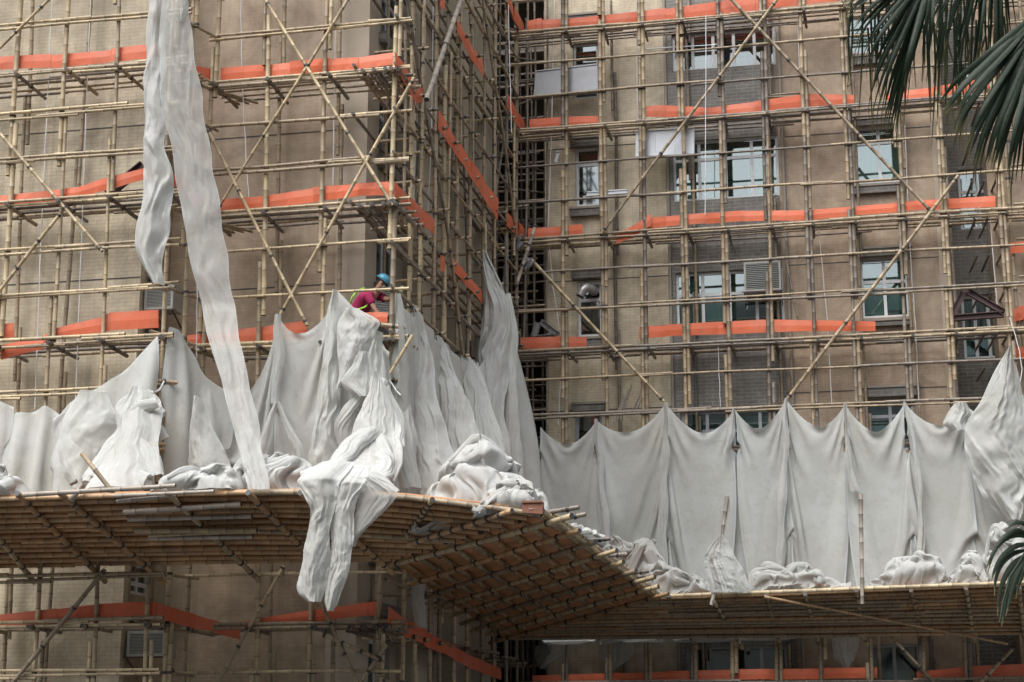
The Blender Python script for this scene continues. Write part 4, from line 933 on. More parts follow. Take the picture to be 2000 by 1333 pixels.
bd1 = drape('knotted net bundle lashed to the left corner upright', [(765, 268, 300), (785, 245, 318), (810, 228, 322), (840, 238, 322), (870, 222, 316), (900, 205, 316), (925, 190, 312), (958, 172, 300)], [(765, D0 - .3), (958, 26.6)], 'net_w', 5, .12, .35, .0, 12, name='net_bundle', nx=70)
drape('draped net below the worker, flopping over like a folded napkin', [(608, 682, 700), (620, 670, 728), (632, 666, 753), (660, 664, 738), (700, 664, 716), (735, 666, 700), (765, 662, 676)], D1 - .6, 'net_w', 3, .12, .14, .05, 21, nz=50)
drape('triangular white net fold under the flopped one', [(690, 706, 722), (720, 690, 723), (750, 668, 724), (765, 680, 724), (778, 705, 722)], D1 - .75, 'net_w', 2, .08, .1, .03, 22, nz=40)
def swath(label, path, Wv, wid, mat='net_w', seed=1, name='net_strand', ruff=.35, nx=45, nz=91, group=None, parent=None):
    """a gathered band of net: pleats running along a curled band swept along a path"""
    pts = np.array(path, float); tt = np.linspace(0, 1, len(pts)); t = np.linspace(0, 1, nz)
    ker = np.ones(15) / 15; sm = lambda v: np.convolve(np.pad(v, 7, 'reflect', reflect_type='odd'), ker, 'valid')
    px_, py_ = (0, 0) if pts.shape[1] == 3 else (sm(np.interp(t, tt, pts[:, 0])), sm(np.interp(t, tt, pts[:, 1]))); W_ = sm(np.interp(t, np.linspace(0, 1, len(Wv)), Wv)); wd = sm(np.interp(t, np.linspace(0, 1, len(wid)), wid))
    Cn = np.array([pw(a, b, c) for a, b, c in zip(px_, py_, W_)]) if pts.shape[1] == 2 else np.stack([sm(np.interp(t, tt, pts[:, k])) for k in range(3)], -1)
    Tn = np.gradient(Cn, axis=0); Tn /= np.linalg.norm(Tn, axis=1, keepdims=True) + 1e-9
    ln = np.linalg.norm(np.diff(Cn, axis=0), axis=1).sum()
    Nn = np.array([0, -1, 0.0]); Sd = np.cross(Tn, Nn); Sd /= np.linalg.norm(Sd, axis=1, keepdims=True) + 1e-9; Nd = np.cross(Sd, Tn)
    a = np.linspace(-2.4, 2.4, nx); aa, t2 = np.meshgrid(a, t)
    wob = fbm(t2 * ln * 1.5, aa * 0 + seed, seed + 50, 2) * 2.2
    pl = ridge(aa * 1.5 + wob + 5, t2 * ln * .55, seed, 2) + .5 * ridge(aa * 3.6 + wob * 2, t2 * ln * .9, seed + 4, 2)
    big = fbm(aa * .6 + 9, t2 * ln * 1.4, seed + 70, 2)
    r_ = wd[:, None] / 2 * (.62 + .42 * pl + ruff * (big - .5) * 1.6)
    an = aa + .5 * np.sin(t2 * 6 + seed) + .25 * (fbm(aa, t2 * ln * 2, seed + 90, 2) - .5)
    G = Cn[:, None] + Sd[:, None] * (np.sin(an) * r_)[..., None] + Nd[:, None] * (np.cos(an) * r_ * .7)[..., None]
    o = grid_obj(name, G, mat, label, group=group, hem=False)
    if parent is not None:
        for k_ in ('label', 'category', 'group'):
            if k_ in o: del o[k_]
        o.location = o.location - parent.location; o.parent = parent
    return o
swath('crumpled lower half of the left hanging net strand', [(312, 330), (322, 375), (308, 410), (318, 450), (300, 485), (306, 520)], [D0 - .62] * 3, [.2, .42, .46, .44, .3, .12], 'net', 4)
swath('looping net band on the left of the knotted bundle below the worker', [(722, 768), (700, 782), (678, 805), (667, 835), (676, 870), (700, 905)], [D1 - .7, D1 - .8, D1 - .6], [.16, .3, .34, .3], seed=3)
swath('looping net band on the right of the knotted bundle below the worker', [(735, 735), (752, 765), (772, 810), (778, 850), (768, 895), (745, 940)], [D1 - .6, D1 - .9, 28.3], [.22, .3, .36, .34], seed=7)
bd2 = drape('thick knot of white net spilling from below the worker onto the platform', [(735, 742, 752), (765, 728, 762), (800, 715, 770), (830, 702, 778), (860, 692, 782), (890, 680, 778), (915, 655, 772), (940, 625, 768), (955, 590, 745)], [(735, D1 - .6), (860, 28.6), (955, 26.2)], 'net_w', 5, .16, .3, .0, 31, name='net_bundle', nx=70, nz=110)
for i, (p_, w_, wd_) in enumerate((([(300, 768), (262, 778), (236, 800), (262, 826), (305, 842), (318, 862)], [D0 - .5, D0 - .9, D0 - .8], [.12, .34, .42, .3]), ([(318, 800), (290, 822), (252, 846), (222, 872), (205, 900), (178, 940)], [D0 - .7, 27.6, 26.7], [.25, .45, .5, .35]),
        ([(308, 786), (280, 796), (258, 812), (240, 838)], [D0 - 1.0, D0 - 1.1], [.2, .36, .3]), ([(238, 850), (262, 872), (292, 900), (302, 940)], [27.5, 26.7], [.35, .5, .4]), ([(230, 870), (214, 905), (240, 930), (290, 945)], [27.2, 26.5], [.3, .45, .35]), ([(205, 880), (190, 910), (170, 945)], [27.2, 26.6], [.15, .3, .2]))):
    swath('', p_, w_, wd_, 'net_w', 100 + i * 3, 'fold', parent=bd1)
for i, (p_, w_, wd_) in enumerate((([(752, 742), (735, 770), (722, 800), (742, 830), (770, 850)], [D1 - .9, D1 - 1.1, D1 - 1.0], [.16, .3, .34, .26]), ([(716, 790), (728, 830), (712, 862), (690, 890), (655, 915), (605, 940)], [D1 - .9, 28.6, 26.3], [.2, .4, .5, .45]), ([(745, 838), (720, 850), (690, 868), (668, 900), (650, 935)], [28.6, 27.4, 26.2], [.25, .42, .4, .3]),
        ([(760, 800), (775, 850), (772, 900), (755, 945)], [D1 - .9, 28.2, 26.6], [.2, .32, .3]), ([(735, 850), (748, 885), (752, 920), (735, 955)], [28.4, 27.2, 26.1], [.3, .42, .4]), ([(590, 935), (640, 920), (690, 925), (735, 940), (778, 962)], [26.1, 26.2, 26.0], [.3, .42, .4, .3, .1]))):
    swath('', p_, w_, wd_, 'net_w', 140 + i * 3, 'fold', parent=bd2)
tails = 'net ends spilling over the left platform edge'
drape('left lobe of the long net tail hanging below the platform edge', [(905, 640, 700), (925, 602, 690), (945, 582, 672), (970, 600, 664), (1000, 614, 658), (1050, 604, 652), (1100, 594, 648), (1150, 584, 644), (1168, 592, 636), (1178, 612, 630)], [(905, 26.0), (940, OW - .3), (1180, OW - .35)], 'net_w', 3, .12, .14, .03, 41, group=tails)
drape('right lobe of the long net tail hanging below the platform edge', [(915, 652, 735), (940, 650, 722), (975, 650, 705), (1010, 648, 694), (1060, 650, 698), (1100, 646, 690), (1150, 640, 674), (1180, 638, 668), (1196, 644, 656)], [(915, 26.0), (945, OW - .25), (1196, OW - .3)], 'net_w', 3, .1, .12, .03, 43, group=tails)
drape('broad translucent net corner spread over the platform edge right of the tail', [(935, 690, 735), (952, 695, 770), (966, 700, 783), (982, 700, 770), (1000, 698, 752), (1025, 694, 728), (1050, 690, 706), (1070, 690, 696)], OW - .2, 'net_thin', 3, .07, .08, 0, 47, nz=50, group=tails)
drape('tall pointed net hung beside the return scaffold', [(500, 952, 956), (540, 950, 972), (570, 950, 990), (600, 952, 1003), (650, 948, 1002), (700, 935, 1000), (760, 938, 992), (820, 958, 990), (900, 958, 1006), (1010, 950, 1016)], [(500, 38.2), (700, 37.8), (1010, 36)], 'net_w', 4, .26, .3, .0, 51)
drape('bunched net hanging at the right edge below the last upright', [(688, 1966, 1974), (730, 1942, 1985), (790, 1912, 2002), (830, 1885, 2020), (880, 1884, 2030), (930, 1896, 2030), (970, 1915, 2030), (1005, 1945, 2025), (1022, 1965, 1995)], D2 - .6, 'net_g', 5, .2, .45, .0, 61, nx=60)
drape('small rolled net edge on the curtain left of the bunched net', [(790, 1862, 1885), (810, 1850, 1896), (830, 1840, 1890), (845, 1860, 1895)], D2 - .4, 'net_g', 2, .1, .2, .06, 62, nz=30)
drape('tent shaped net draped over the white pole', [(1048, 1408, 1414), (1065, 1392, 1426), (1090, 1378, 1440), (1115, 1380, 1452), (1140, 1384, 1460), (1160, 1388, 1466)], D2 - 3.3, 'net_w', 4, .14, .2, .06, 71)
aUW = lambda x, y: pu(x, y, US).y
drape('pointed net fold hanging from the second peak beside the corner upright', [(604, 812, 818), (625, 806, 828), (650, 800, 838), (690, 798, 846), (740, 790, 852), (800, 786, 862), (850, 785, 878), (900, 790, 895), (1000, 800, 925)], [(604, 31.8), (1000, 30.4)], 'net_w', 4, .2, .22, 0, 52)
drape('net fold hanging between the pointed fold and the low knotted peak', [(665, 856, 866), (690, 850, 880), (740, 846, 900), (800, 850, 925), (860, 858, 948), (1000, 870, 975)], [(665, 33.6), (1000, 31.8)], 'net_w', 4.5, .24, .25, 0, 53)
drape('knotted net fold just left of the tall pointed one', [(700, 905, 922), (725, 895, 940), (780, 898, 962), (850, 905, 985), (1000, 920, 1010)], [(700, 36), (1000, 33.5)], 'net_w', 4.5, .24, .25, 0, 54)
drape('long tubular fold dropping from the big peak left of the worker', [(574, 655, 664), (640, 642, 676), (760, 630, 672), (860, 614, 664), (1000, 600, 668)], [(574, WM - .1), (1000, WM - .3)], 'net', 2, .16, .2, 0, 91, group='')
drape('shadowed net fold between the flopped net and the corner upright', [(655, 735, 752), (700, 712, 756), (780, 705, 760), (900, 700, 775), (1000, 690, 790)], [(655, WM - .15), (1000, WM - .4)], 'net', 2.5, .16, .2, 0, 92, group='')
drape('slack net fold crossing the foot of the bulging left sheet', [(770, 160, 215), (820, 130, 235), (880, 118, 240), (930, 130, 215), (960, 150, 200)], D0 - .75, 'net', 2, .14, .3, 0, 93, group='')
drape('grey net tongue left of the long translucent strand', [(780, 385, 398), (830, 378, 420), (900, 372, 450), (1000, 365, 480)], D0 - .2, 'net_g', 2, .12, .2, 0, 94, group='')
swath('gathered net band slipping down between the knotted fold and the tall pointed net', [(930, 712), (940, 770), (952, 840), (968, 900), (990, 960)], [36, 35, 33.5], [.15, .4, .5, .6], 'net_w', 201)
swath('gathered net band down the right flank of the tall pointed net', [(992, 575), (1000, 650), (996, 730), (1000, 820), (1006, 1010)], [38, 37.6, 37], [.15, .3, .3, .4, .5], 'net', 203)
swath('gathered net band between the corner upright and the pointed fold', [(776, 575), (784, 660), (778, 760), (786, 860), (800, 960)], [30.2, 30, 29.6], [.12, .35, .4, .5, .5], 'net', 205)
hm = 'rolled net edges tied along the uprights'
for lab_, rows_, W_ in (('narrow rolled net edge left of the big peak by the worker', [(616, 540, 551), (680, 534, 556), (740, 535, 552), (785, 539, 546)], WM - .2), ('left leg of the net edge splitting below the knot at the big sheet', [(786, 538, 546), (820, 524, 540), (870, 505, 524), (905, 496, 514)], WM - .3), ('right leg of the net edge splitting below the knot at the big sheet', [(786, 541, 548), (820, 550, 566), (870, 572, 590), (915, 584, 600)], WM - .3),
        ('rolled net edge down the curtain pole above the first twisted heap', [(820, 1162, 1168), (930, 1166, 1180), (1050, 1176, 1194), (1080, 1182, 1198)], WR - .25), ('rolled net edge down the curtain pole second from its left end', [(787, 1297, 1303), (880, 1293, 1307), (1000, 1286, 1304), (1130, 1282, 1303)], WR - .25),
        ('rolled net edge above the tent shaped net', [(798, 1432, 1438), (850, 1422, 1434), (888, 1411, 1420)], WR - .25), ('rolled net edge under the foot of the long diagonal brace', [(780, 1532, 1539), (880, 1528, 1541), (1000, 1518, 1534), (1130, 1516, 1532)], WR - .25),
        ('rolled net edge above the slit with the white pole', [(790, 1647, 1653), (860, 1650, 1659), (910, 1654, 1664), (960, 1660, 1682)], WR - .25), ('rolled net edge down the curtain pole left of the bunched net', [(787, 1764, 1770), (880, 1782, 1794), (960, 1792, 1804), (1100, 1792, 1806)], WR - .25)):
    drape(lab_, rows_, W_, 'net_w', 2, .05, .06, 0, int(rows_[0][1]) % 50, nx=17, nz=61, group=hm)
def pile(label, x0, x1, yt, yb, Wc, depth, seed, mat='net_w', nu=121, nv=73, scale=1.0, prof=None):
    """heap of crumpled net lying on a platform: folded mound with swirling ridges"""
    a, b = pw(x0, yb, Wc), pw(x1, yb, Wc); wdt = (b - a).length; xm = (x0 + x1) / 2; mid_ = np.array([[(a.x + b.x) / 2, Wc, 0.0]]); h = max(.15, pw(xm, yt, Wc - .1).z - float(fan_z(mid_)[0]))
    u, v = np.meshgrid(np.linspace(-1, 1, nu), np.linspace(-1, 1, nv))
    uu = u * wdt / scale; vv = v * depth / scale
    th = fbm(uu * .9 + 7, vv * .9 + 3, seed, 3) * 7
    qx = uu * 2.0 + np.cos(th) * .9; qy = vv * 2.0 + np.sin(th) * .9
    rg = ridge(qx, qy * .6, seed + 2, 4); lump = fbm(uu * 1.1, vv * 1.1, seed + 8, 3)
    env = np.clip(1 - np.abs(u) ** 2.6, 0, 1) ** .6 * np.clip(1 - np.abs(v) ** 2.2, 0, 1) ** .6
    pr = 1.0 if prof is None else np.interp(u, np.linspace(-1, 1, len(prof)), prof)
    z = env * (pr * h * (.68 + .5 * lump) + .05 * scale * ridge(qx * 2.2, qy * 1.6, seed + 5, 3))
    G = np.zeros((nv, nu, 3)); mid = (a + b) / 2
    dx = .18 * (fbm(uu * 2.5, vv * 2.5, seed + 21) - .5); dy = .3 * (fbm(uu * 2.5, vv * 2.5, seed + 25) - .5)
    G[..., 0] = mid.x + u * wdt / 2 + dx; G[..., 1] = Wc + v * depth / 2 + dy - z * .25
    G[..., 2] = fan_z(G) - .06 + z
    G = crumple(G[:(nv - 1) // 4 * 4 + 1, :(nu - 1) // 4 * 4 + 1], 1.45, 1.45, .15, steps=50, lev=2, grav=1.0, seed=seed, noise_=.03, zmin=lambda X: fan_z(X) - .06)
    gz, gx = G.shape[:2]; G[..., 1] -= .05 * ridge(qx[:gz, :gx] * 1.8 + .6 * lump[:gz, :gx] * 6, qy[:gz, :gx] * .5, seed + 41, 2); G[..., 2] += .03 * ridge(qx[:gz, :gx] * .7, qy[:gz, :gx] * 2.4, seed + 43, 2)
    ob = grid_obj('net_heap', G, mat, label, group='heaps of crumpled net lying on the catch platforms', hem=False)
    r_ = random.Random(seed); nb = max(3, int(wdt / .35)); gv, gu = G.shape[:2]
    for i in range(nb):
        f = (i + r_.uniform(.1, .9)) / nb; iu = gu * f; iv = gv * r_.uniform(.15, .5); an = r_.choice((0, 3.14)) + r_.uniform(-.8, .8); du = gu * (.5 * scale / wdt) ; dv = gv * (.5 * scale / depth); p_ = []
        for j in range(6):
            c_ = G[int(min(gv - 4, max(3, iv))), int(min(gu - 5, max(4, iu)))]; p_.append((c_[0], c_[1] - .03, c_[2] + .01)); an += r_.uniform(-.9, .9); iu += math.cos(an) * du * .42; iv += math.sin(an) * dv * .3
        w_ = min(h * .7, .3 * scale) * r_.uniform(.6, 1.1)
        swath('', p_, [0, 0], [w_ * .35, w_, w_ * .8, w_, w_ * .3], mat, seed * 7 + i, 'fold', nx=33, nz=61, parent=ob)
    return ob
pile('largest heap of crumpled white net, on the platform corner below the tall peak', 852, 1060, 880, 985, 28.0, 2.4, 11, scale=1.0, prof=[.7, .9, 1, 1, .9, .8, .6])
pile('ribbon of crumpled net along the platform edge left of the net tail', 340, 475, 920, 962, 26.5, 1.3, 13, scale=1.0)
pile('low crumpled net on the platform between the strand foot and the knot', 465, 640, 904, 960, 27.0, 1.3, 15, scale=1.0)
pile('folded net along the far left of the platform edge', -50, 50, 926, 966, 26.5, 1.3, 17, scale=1.0)
pile('flattened net piece between the corner heap and the brown board', 955, 1062, 942, 1002, 26.6, 1.3, 19, scale=1.0)
pile('net scraps trailing along the outer edge of the middle platform', 1085, 1165, 1030, 1095, 29.2, 1.4, 23, scale=1.0)
pile('round twisted heap of net at the left end of the right platform', 1160, 1272, 1050, 1140, 40.2, 1.6, 25, mat='net_w', scale=1.0)
pile('second twisted heap of net, smaller and set to the right', 1225, 1305, 1072, 1145, 40.0, 1.5, 27, mat='net_w', scale=1.0)
pile('flat white net at the inner end of the right platform edge', 1205, 1395, 1122, 1160, 39.5, 1.3, 29, scale=1.0)
pile('long low heap of net right of the tent shaped one', 1455, 1665, 1112, 1158, 39.6, 1.4, 33, scale=1.0, prof=[.9, 1, .8, .9, .6, .5])
pile('broad low heap of net left of the feathery frond', 1690, 1865, 1092, 1148, 39.7, 1.6, 35, scale=1.0, prof=[.3, .7, 1, 1, 1, .6])
pile('small folded net heap right of the broad low one', 1858, 1935, 1098, 1144, 39.6, 1.4, 37, scale=1.0)
pile('tall heap of net behind the feathery frond at the right edge', 1915, 2060, 1035, 1142, 39.9, 1.6, 39, scale=1.0)
# scraps hanging in the shade under the platforms
sh = 'torn net scraps hanging under the platforms'
drape('dim net scrap under the left end of the right platform', [(1262, 1050, 1120), (1278, 1048, 1110), (1295, 1050, 1085), (1308, 1056, 1064)], 42.5, 'net_thin', 4, .1, .1, .05, 81, nz=30, group=sh)
drape('larger dim net scrap under the left part of the right platform', [(1258, 1176, 1240), (1270, 1172, 1240), (1290, 1180, 1228), (1305, 1185, 1205), (1315, 1190, 1196)], 42.5, 'net_thin', 4, .1, .1, .05, 82, nz=30, group=sh)
drape('dim net scrap hanging in the middle under the right platform', [(1240, 1628, 1680), (1265, 1626, 1674), (1290, 1628, 1668), (1300, 1642, 1662), (1312, 1652, 1656)], 42.4, 'net_thin', 3, .1, .1, .05, 83, nz=30, group=sh)
drape('dim net scrap behind the corner of the middle platform', [(1142, 805, 835), (1170, 806, 834), (1200, 812, 836), (1228, 820, 834)], 31.5, 'net_thin', 3, .08, .1, .05, 84, nz=30, group=sh)
print('nets done')

# ---------------------------------------------------------------- small things
cords = 'white cords hanging behind the scaffold'
cl = [(((103, -20), (90, 250), (80, 467), (68, 800)), D0 + .4, 'white cord left of the second upright of the left scaffold'), (((178, -20), (165, 300), (158, 500), (147, 790)), D0 + .4, 'white cord beside the inner pole of the left scaffold'),
      (((470, -20), (472, 130), (480, 300), (486, 386)), D1 + .4, 'slack white cord just right of the long translucent strand'), (((655, 60), (652, 250), (650, 365)), D1 + .4, 'short white cord behind the third upright of the middle scaffold'), (((386, 480), (385, 600), (384, 700)), D1 - .3, 'white cord hanging in front of the jog'),
      (((808, -20), (811, 200), (809, 420)), 33.0, 'white cord at the near end of the return scaffold'), (((846, 0), (843, 250), (835, 440)), 34.0, 'white cord between the nearest uprights of the return scaffold'), (((993, 10), (996, 150), (999, 260)), 39.5, 'white cord far back in the return scaffold'),
      (((1083, -20), (1078, 250), (1070, 450), (1080, 560), (1096, 660)), D2 + .4, 'white cord on the cream wall nearest the deep corner'), (((1095, 740), (1090, 830)), D2 + .4, 'short white cord end just above the curtain by the deep corner'), (((1243, -20), (1245, 180), (1252, 440)), D2 + .4, 'white cord on the cream wall near its right side'),
      (((1379, 30), (1378, 250), (1377, 420)), D2 - .25, 'white cord crossing the widest casement window'), (((1402, 660), (1404, 720), (1407, 795)), D2 + .3, 'white cord on the grey tiles low above the curtain'), (((1557, 20), (1560, 100), (1564, 180)), D2 + .4, 'white cord on the brown wall near the top'),
      (((1598, 430), (1604, 500), (1617, 640), (1625, 795)), D2 + .4, 'long white cord beside the lower diagonal brace'), (((1766, 210), (1776, 467), (1788, 640), (1795, 795)), D2 + .4, 'long white cord right of the brown wall windows'), (((1934, 430), (1941, 520), (1948, 600)), D2 + .4, 'white cord above the steel triangle'), (((1972, 620), (1990, 680), (1996, 720), (1988, 780)), D2 - .3, 'white cord dangling by the last upright at the right')]
for pts, W_, lab in cl:
    P3 = [pw(x, y, W_) for x, y in pts]; Q = []
    for a, b in zip(P3, P3[1:]):
        for k in range(6): Q.append(a.lerp(b, k / 6) + Vector((rnd.uniform(-.008, .008), 0, 0)))
    Q.append(P3[-1]); mb = MB(); mb.tube(Q, .011, 5); tag(mb.build('hanging_cord', M['cord'], origin=P3[0]), lab, 'cord', cords)
def acunit(x0, x1, yt, yb, W, d, label, bracket=True):
    a0, a1, z0, z1 = rect(x0, x1, yt, yb, W); root = empty('air_conditioner', ((a0 + a1) / 2, W, z0), label, 'air conditioner')
    mb = MB(); w = .05
    mb.box((a0, W + .03, z0), (a1, W + d, z1)); mb.box((a0, W, z0), (a1, W + .028, z0 + w)); mb.box((a0, W, z1 - w), (a1, W + .028, z1)); mb.box((a0, W, z0 + w), (a0 + w, W + .028, z1 - w)); mb.box((a1 - w, W, z0 + w), (a1, W + .028, z1 - w))
    mb.build('casing', M['ac'], root)
    g = MB(); g.box((a0 + w, W + .02, z0 + w), (a1 - w, W + .027, z1 - w)); n = 14
    g.build('backing', M['acd'], root); g = MB()
    for i in range(n): z = z0 + w + (z1 - z0 - 2 * w) * (i + .5) / n; g.box((a0 + w, W + .006, z), (a1 - w, W + .018, z + .012))
    g.build('grille', M['ac'], root)
    if bracket:
        b = MB(); b.bar((a0 - .05, W, z0 - .02), (a1 + .05, W, z0 - .02), .03, .03); b.bar((a0, W + d, z0 - .3), (a0, W, z0 - .04), .025, .025); b.bar((a1, W + d, z0 - .3), (a1, W, z0 - .04), .025, .025); b.build('bracket', M['steel'], root)
    return root
acunit(1453, 1525, 511, 568, W2 - .62, .48, 'box air conditioner hung on the window of the grey tiled bay')
acunit(282, 338, 556, 604, W0 + .15, .5, 'air conditioner behind the end of the left scaffold, level with the worker')
acunit(248, 322, 1232, 1282, W0 + .1, .55, 'air conditioner in the shade below the left platform')
acunit(730, 772, 560, 616, W1 + .05, .45, 'air conditioner half hidden behind the arm of the worker')
# duct
P3 = [pw(x, y, W_) for x, y, W_ in ((1160, 570, W2 + .05), (1156, 565, W2 - .2), (1146, 562, W2 - .32), (1138, 568, W2 - .38), (1131, 582, W2 - .4))]
Q = []; rd = []
for a, b in zip(P3, P3[1:]):
    for k in range(5): Q.append(a.lerp(b, k / 5)); rd.append(.115 + .012 * (len(Q) % 2))
mb = MB(); mb.tube(Q, rd, 12, 0, None, 1); tag(mb.build('exhaust_duct', [M['pipe'], M['dark']], origin=P3[0]), 'crinkled foil exhaust duct bending out of a narrow window', 'duct')
# metal boxes / sheets
def slab(name, quad, W, th, mat, label, cat, ribs=0):
    p = [pw(x, y, W) for x, y in quad]; mb = MB(); d = Vector((0, th, 0)); q = [v + d for v in p]
    mb.add(p + q, [(0, 1, 2, 3), (7, 6, 5, 4), (0, 4, 5, 1), (1, 5, 6, 2), (2, 6, 7, 3), (3, 7, 4, 0)])
    for i in range(ribs):
        t = (i + 1) / (ribs + 1); a, b = p[0].lerp(p[3], t), p[1].lerp(p[2], t); mb.bar(a - Vector((0, .012, 0)), b - Vector((0, .012, 0)), .02, .02)
    for a, b in ((p[0], p[3]), (p[1], p[2])): mb.bar(a - Vector((0, .01, 0)), b - Vector((0, .01, 0)), .035, .03)
    return tag(mb.build(name, M[mat], origin=p[0]), label, cat)
slab('metal_box', [(1042, 188), (1046, 140), (1167, 126), (1168, 174)], D2 + .35, .3, 'alu', 'grey metal box across the deep corner, below the topmost long board', 'metal box', 1)
slab('metal_sheet', [(1241, 306), (1242, 257), (1356, 250), (1356, 300)], D2 + .3, .05, 'aluL', 'bright metal sheet left of the casement window, under the crossing brace', 'metal sheet', 2)
slab('metal_strip', [(1082, 316), (1087, 298), (1094, 295), (1089, 318)], D2 + .2, .03, 'alu', 'little bent metal strip tied beside the cord on the cream wall', 'metal strip')
slab('board_block', [(1020, 1000), (1020, 981), (1060, 980), (1060, 1003)], OW - .02, .12, 'board', 'dark brown board standing on the outer corner of the platform', 'board')
slab('metal_strips', [(1145, 383), (1147, 376), (1225, 371), (1225, 377)], D2 + .1, .1, 'aluL', 'thin metal strips lying on the ledger below the dark narrow window', 'metal strips', 1)
slab('plank', [(1500, 190), (1505, 186), (1562, 181), (1560, 188)], D2 + .3, .15, 'beige', 'pale plank lying behind the board above the widest casement window', 'plank')
# dish drying rack tube
P3 = [pw(x, y, D2 + .1) for x, y in ((1258, 62), (1256, 90), (1260, 96), (1398, 88), (1405, 80), (1404, 60))]; mb = MB(); mb.tube(P3, .015, 6); tag(mb.build('drying_rail', M['aluL'], origin=P3[0]), 'bent white metal drying rail in front of the top window of the grey bay', 'rail')
# steel triangles
def ibeam(mb, a, b, w=.16, h=.13):
    a, b = Vector(a), Vector(b); y = Vector((0, w / 2, 0)); mb.bar(a, b, .018, h); d = (b - a).normalized(); up = Vector((0, 1, 0)).cross(d).normalized()
    for s in (-1, 1): mb.bar(a + up * s * h / 2, b + up * s * h / 2, w, .02, up=up)
def triangle(label, pts, W, mat='steel'):
    p = [pw(x, y, W) for x, y in pts]; root = empty('steel_bracket', p[0], label, 'steel bracket')
    for i in range(len(p)):
        if i == len(p) - 1 and len(p) < 3: break
        mb = MB(); a, b = p[i], p[(i + 1) % len(p)]; d = (b - a).normalized() * .07; ibeam(mb, a + d, b - d); mb.build('beam', M[mat], root)
triangle('dark red steel triangle standing on the scaffold deck at the right', [(1857, 622), (1884, 566), (1966, 614)], D2 + .1)
triangle('brown steel triangle behind the rising orange board at the left', [(205, 385), (285, 318), (298, 378)], D0 + .4)
triangle('bent grey steel angle below the window with the foil duct', [(1042, 662), (1052, 626), (1094, 658)], D2 + .5, 'alu')
triangle('broken grey steel frame in the deep corner beside the bleached pole', [(1004, 490), (1012, 456), (1022, 470)], D2 - .2, 'alu')
triangle('grey steel frame hanging off the end of the long corner brace', [(1020, 528), (1036, 500), (1044, 506)], D2 - .25, 'alu')
# rope tying the bundle
for pts, lab in ((((321, 745), (312, 762), (300, 768)), 'white rope tying the knotted bundle to the left corner upright'), (((760, 742), (775, 765), (782, 772)), 'short white rope at the foot of the corner upright below the worker')):
    P3 = [pw(x, y, D0 - .3 if pts[0][0] < 400 else D1 - .4) for x, y in pts]; mb = MB(); mb.tube(P3, .018, 6); tag(mb.build('rope', M['cord'], origin=P3[0]), lab, 'rope')
# stub poles lashed on uprights
for (x, y, W_, s) in ((318, 745, D0, s0), (765, 637, D1, s1), (765, 742, D1, s1)):
    a = pw(x, y, W_ - .15); bamboo(s, 'transom', a + Vector((-.2, -.05, .02)), a + Vector((.25, .1, -.02)), .045, B, (.5,))
# ---------------------------------------------------------------- worker
def skin_mesh(name, mat, joints, parent, sub=2):
    """joints: list of (point, radius, parent index)"""
    me = bpy.data.meshes.new(name); org = parent.location if parent else Vector((0, 0, 0))
    me.from_pydata([tuple(Vector(j[0]) - org) for j in joints], [(i, j[2]) for i, j in enumerate(joints) if j[2] is not None], [])
    o = bpy.data.objects.new(name, me); C.objects.link(o); o.parent = parent; me.materials.append(mat)
    sk = o.modifiers.new('skin', 'SKIN'); sk.use_smooth_shade = True
    for i, j in enumerate(joints):
        r_ = j[1]; me.skin_vertices[0].data[i].radius = r_ if isinstance(r_, tuple) else (r_, r_); me.skin_vertices[0].data[i].use_root = (i == 0)
    ss = o.modifiers.new('sub', 'SUBSURF'); ss.levels = ss.render_levels = sub
    return o
Wp = D1 + .42
q = lambda x, y, d=0: pw(x, y, Wp + d)
person = empty('person', q(705, 640), 'worker in a magenta T-shirt, lime harness and blue hard hat bending over the netting', 'person')
skin = simple('skin', (.36, .20, .13), .55, .1, 8); shirt = simple('magenta_cotton', (.28, .009, .065), .85, .25, 7); trouser = simple('dark_trousers', (.03, .03, .04), .9, .2, 7)
lime = simple('lime_webbing', (.35, .62, .05), .6, .1, 9); hat = simple('blue_helmet', (.06, .24, .34), .35, .08, 5); maskm = simple('grey_mask', (.20, .21, .23), .8, .1, 9); glove = simple('pale_work_glove', (.50, .52, .36), .9, .25, 22); dark = M['dark']
pelvis, waist, chest, upc, neck, head = q(701, 622), q(703, 606), q(713, 590), q(727, 575, -.02), q(737, 567, -.03), q(747, 557, -.05)
shn, eln, wrn = q(722, 578, -.2), q(731, 597, -.24), q(743, 614, -.24)
shf, elf, wrf = q(735, 576, .18), q(757, 584, .02), q(774, 572, -.12)
hipn, knn, ann, ton = q(702, 628, -.1), q(734, 634, -.14), q(722, 662, -.1), q(742, 664, -.12)
hipf, knf, anf, tof = q(702, 628, .1), q(728, 640, .12), q(708, 663, .1), q(726, 665, .1)
J = [(pelvis, .15, None), (waist, (.15, .12), 0), (chest, (.17, .13), 1), (upc, (.15, .11), 2), (neck, .055, 3), (head + Vector((-.01, 0, -.02)), .085, 4), (head + Vector((.02, 0, .07)), .075, 5),
     (shn, .062, 3), (eln, .045, 7), (wrn, .03, 8), (shf, .062, 3), (elf, .045, 10), (wrf, .03, 11),
     (hipn, .09, 0), (knn, .062, 13), (ann, .042, 14), (ton, .035, 15), (hipf, .09, 0), (knf, .062, 17), (anf, .042, 18), (tof, .035, 19)]
body = skin_mesh('body', skin, J, person)
sleeve = lambda a, b, t: a.lerp(b, t)
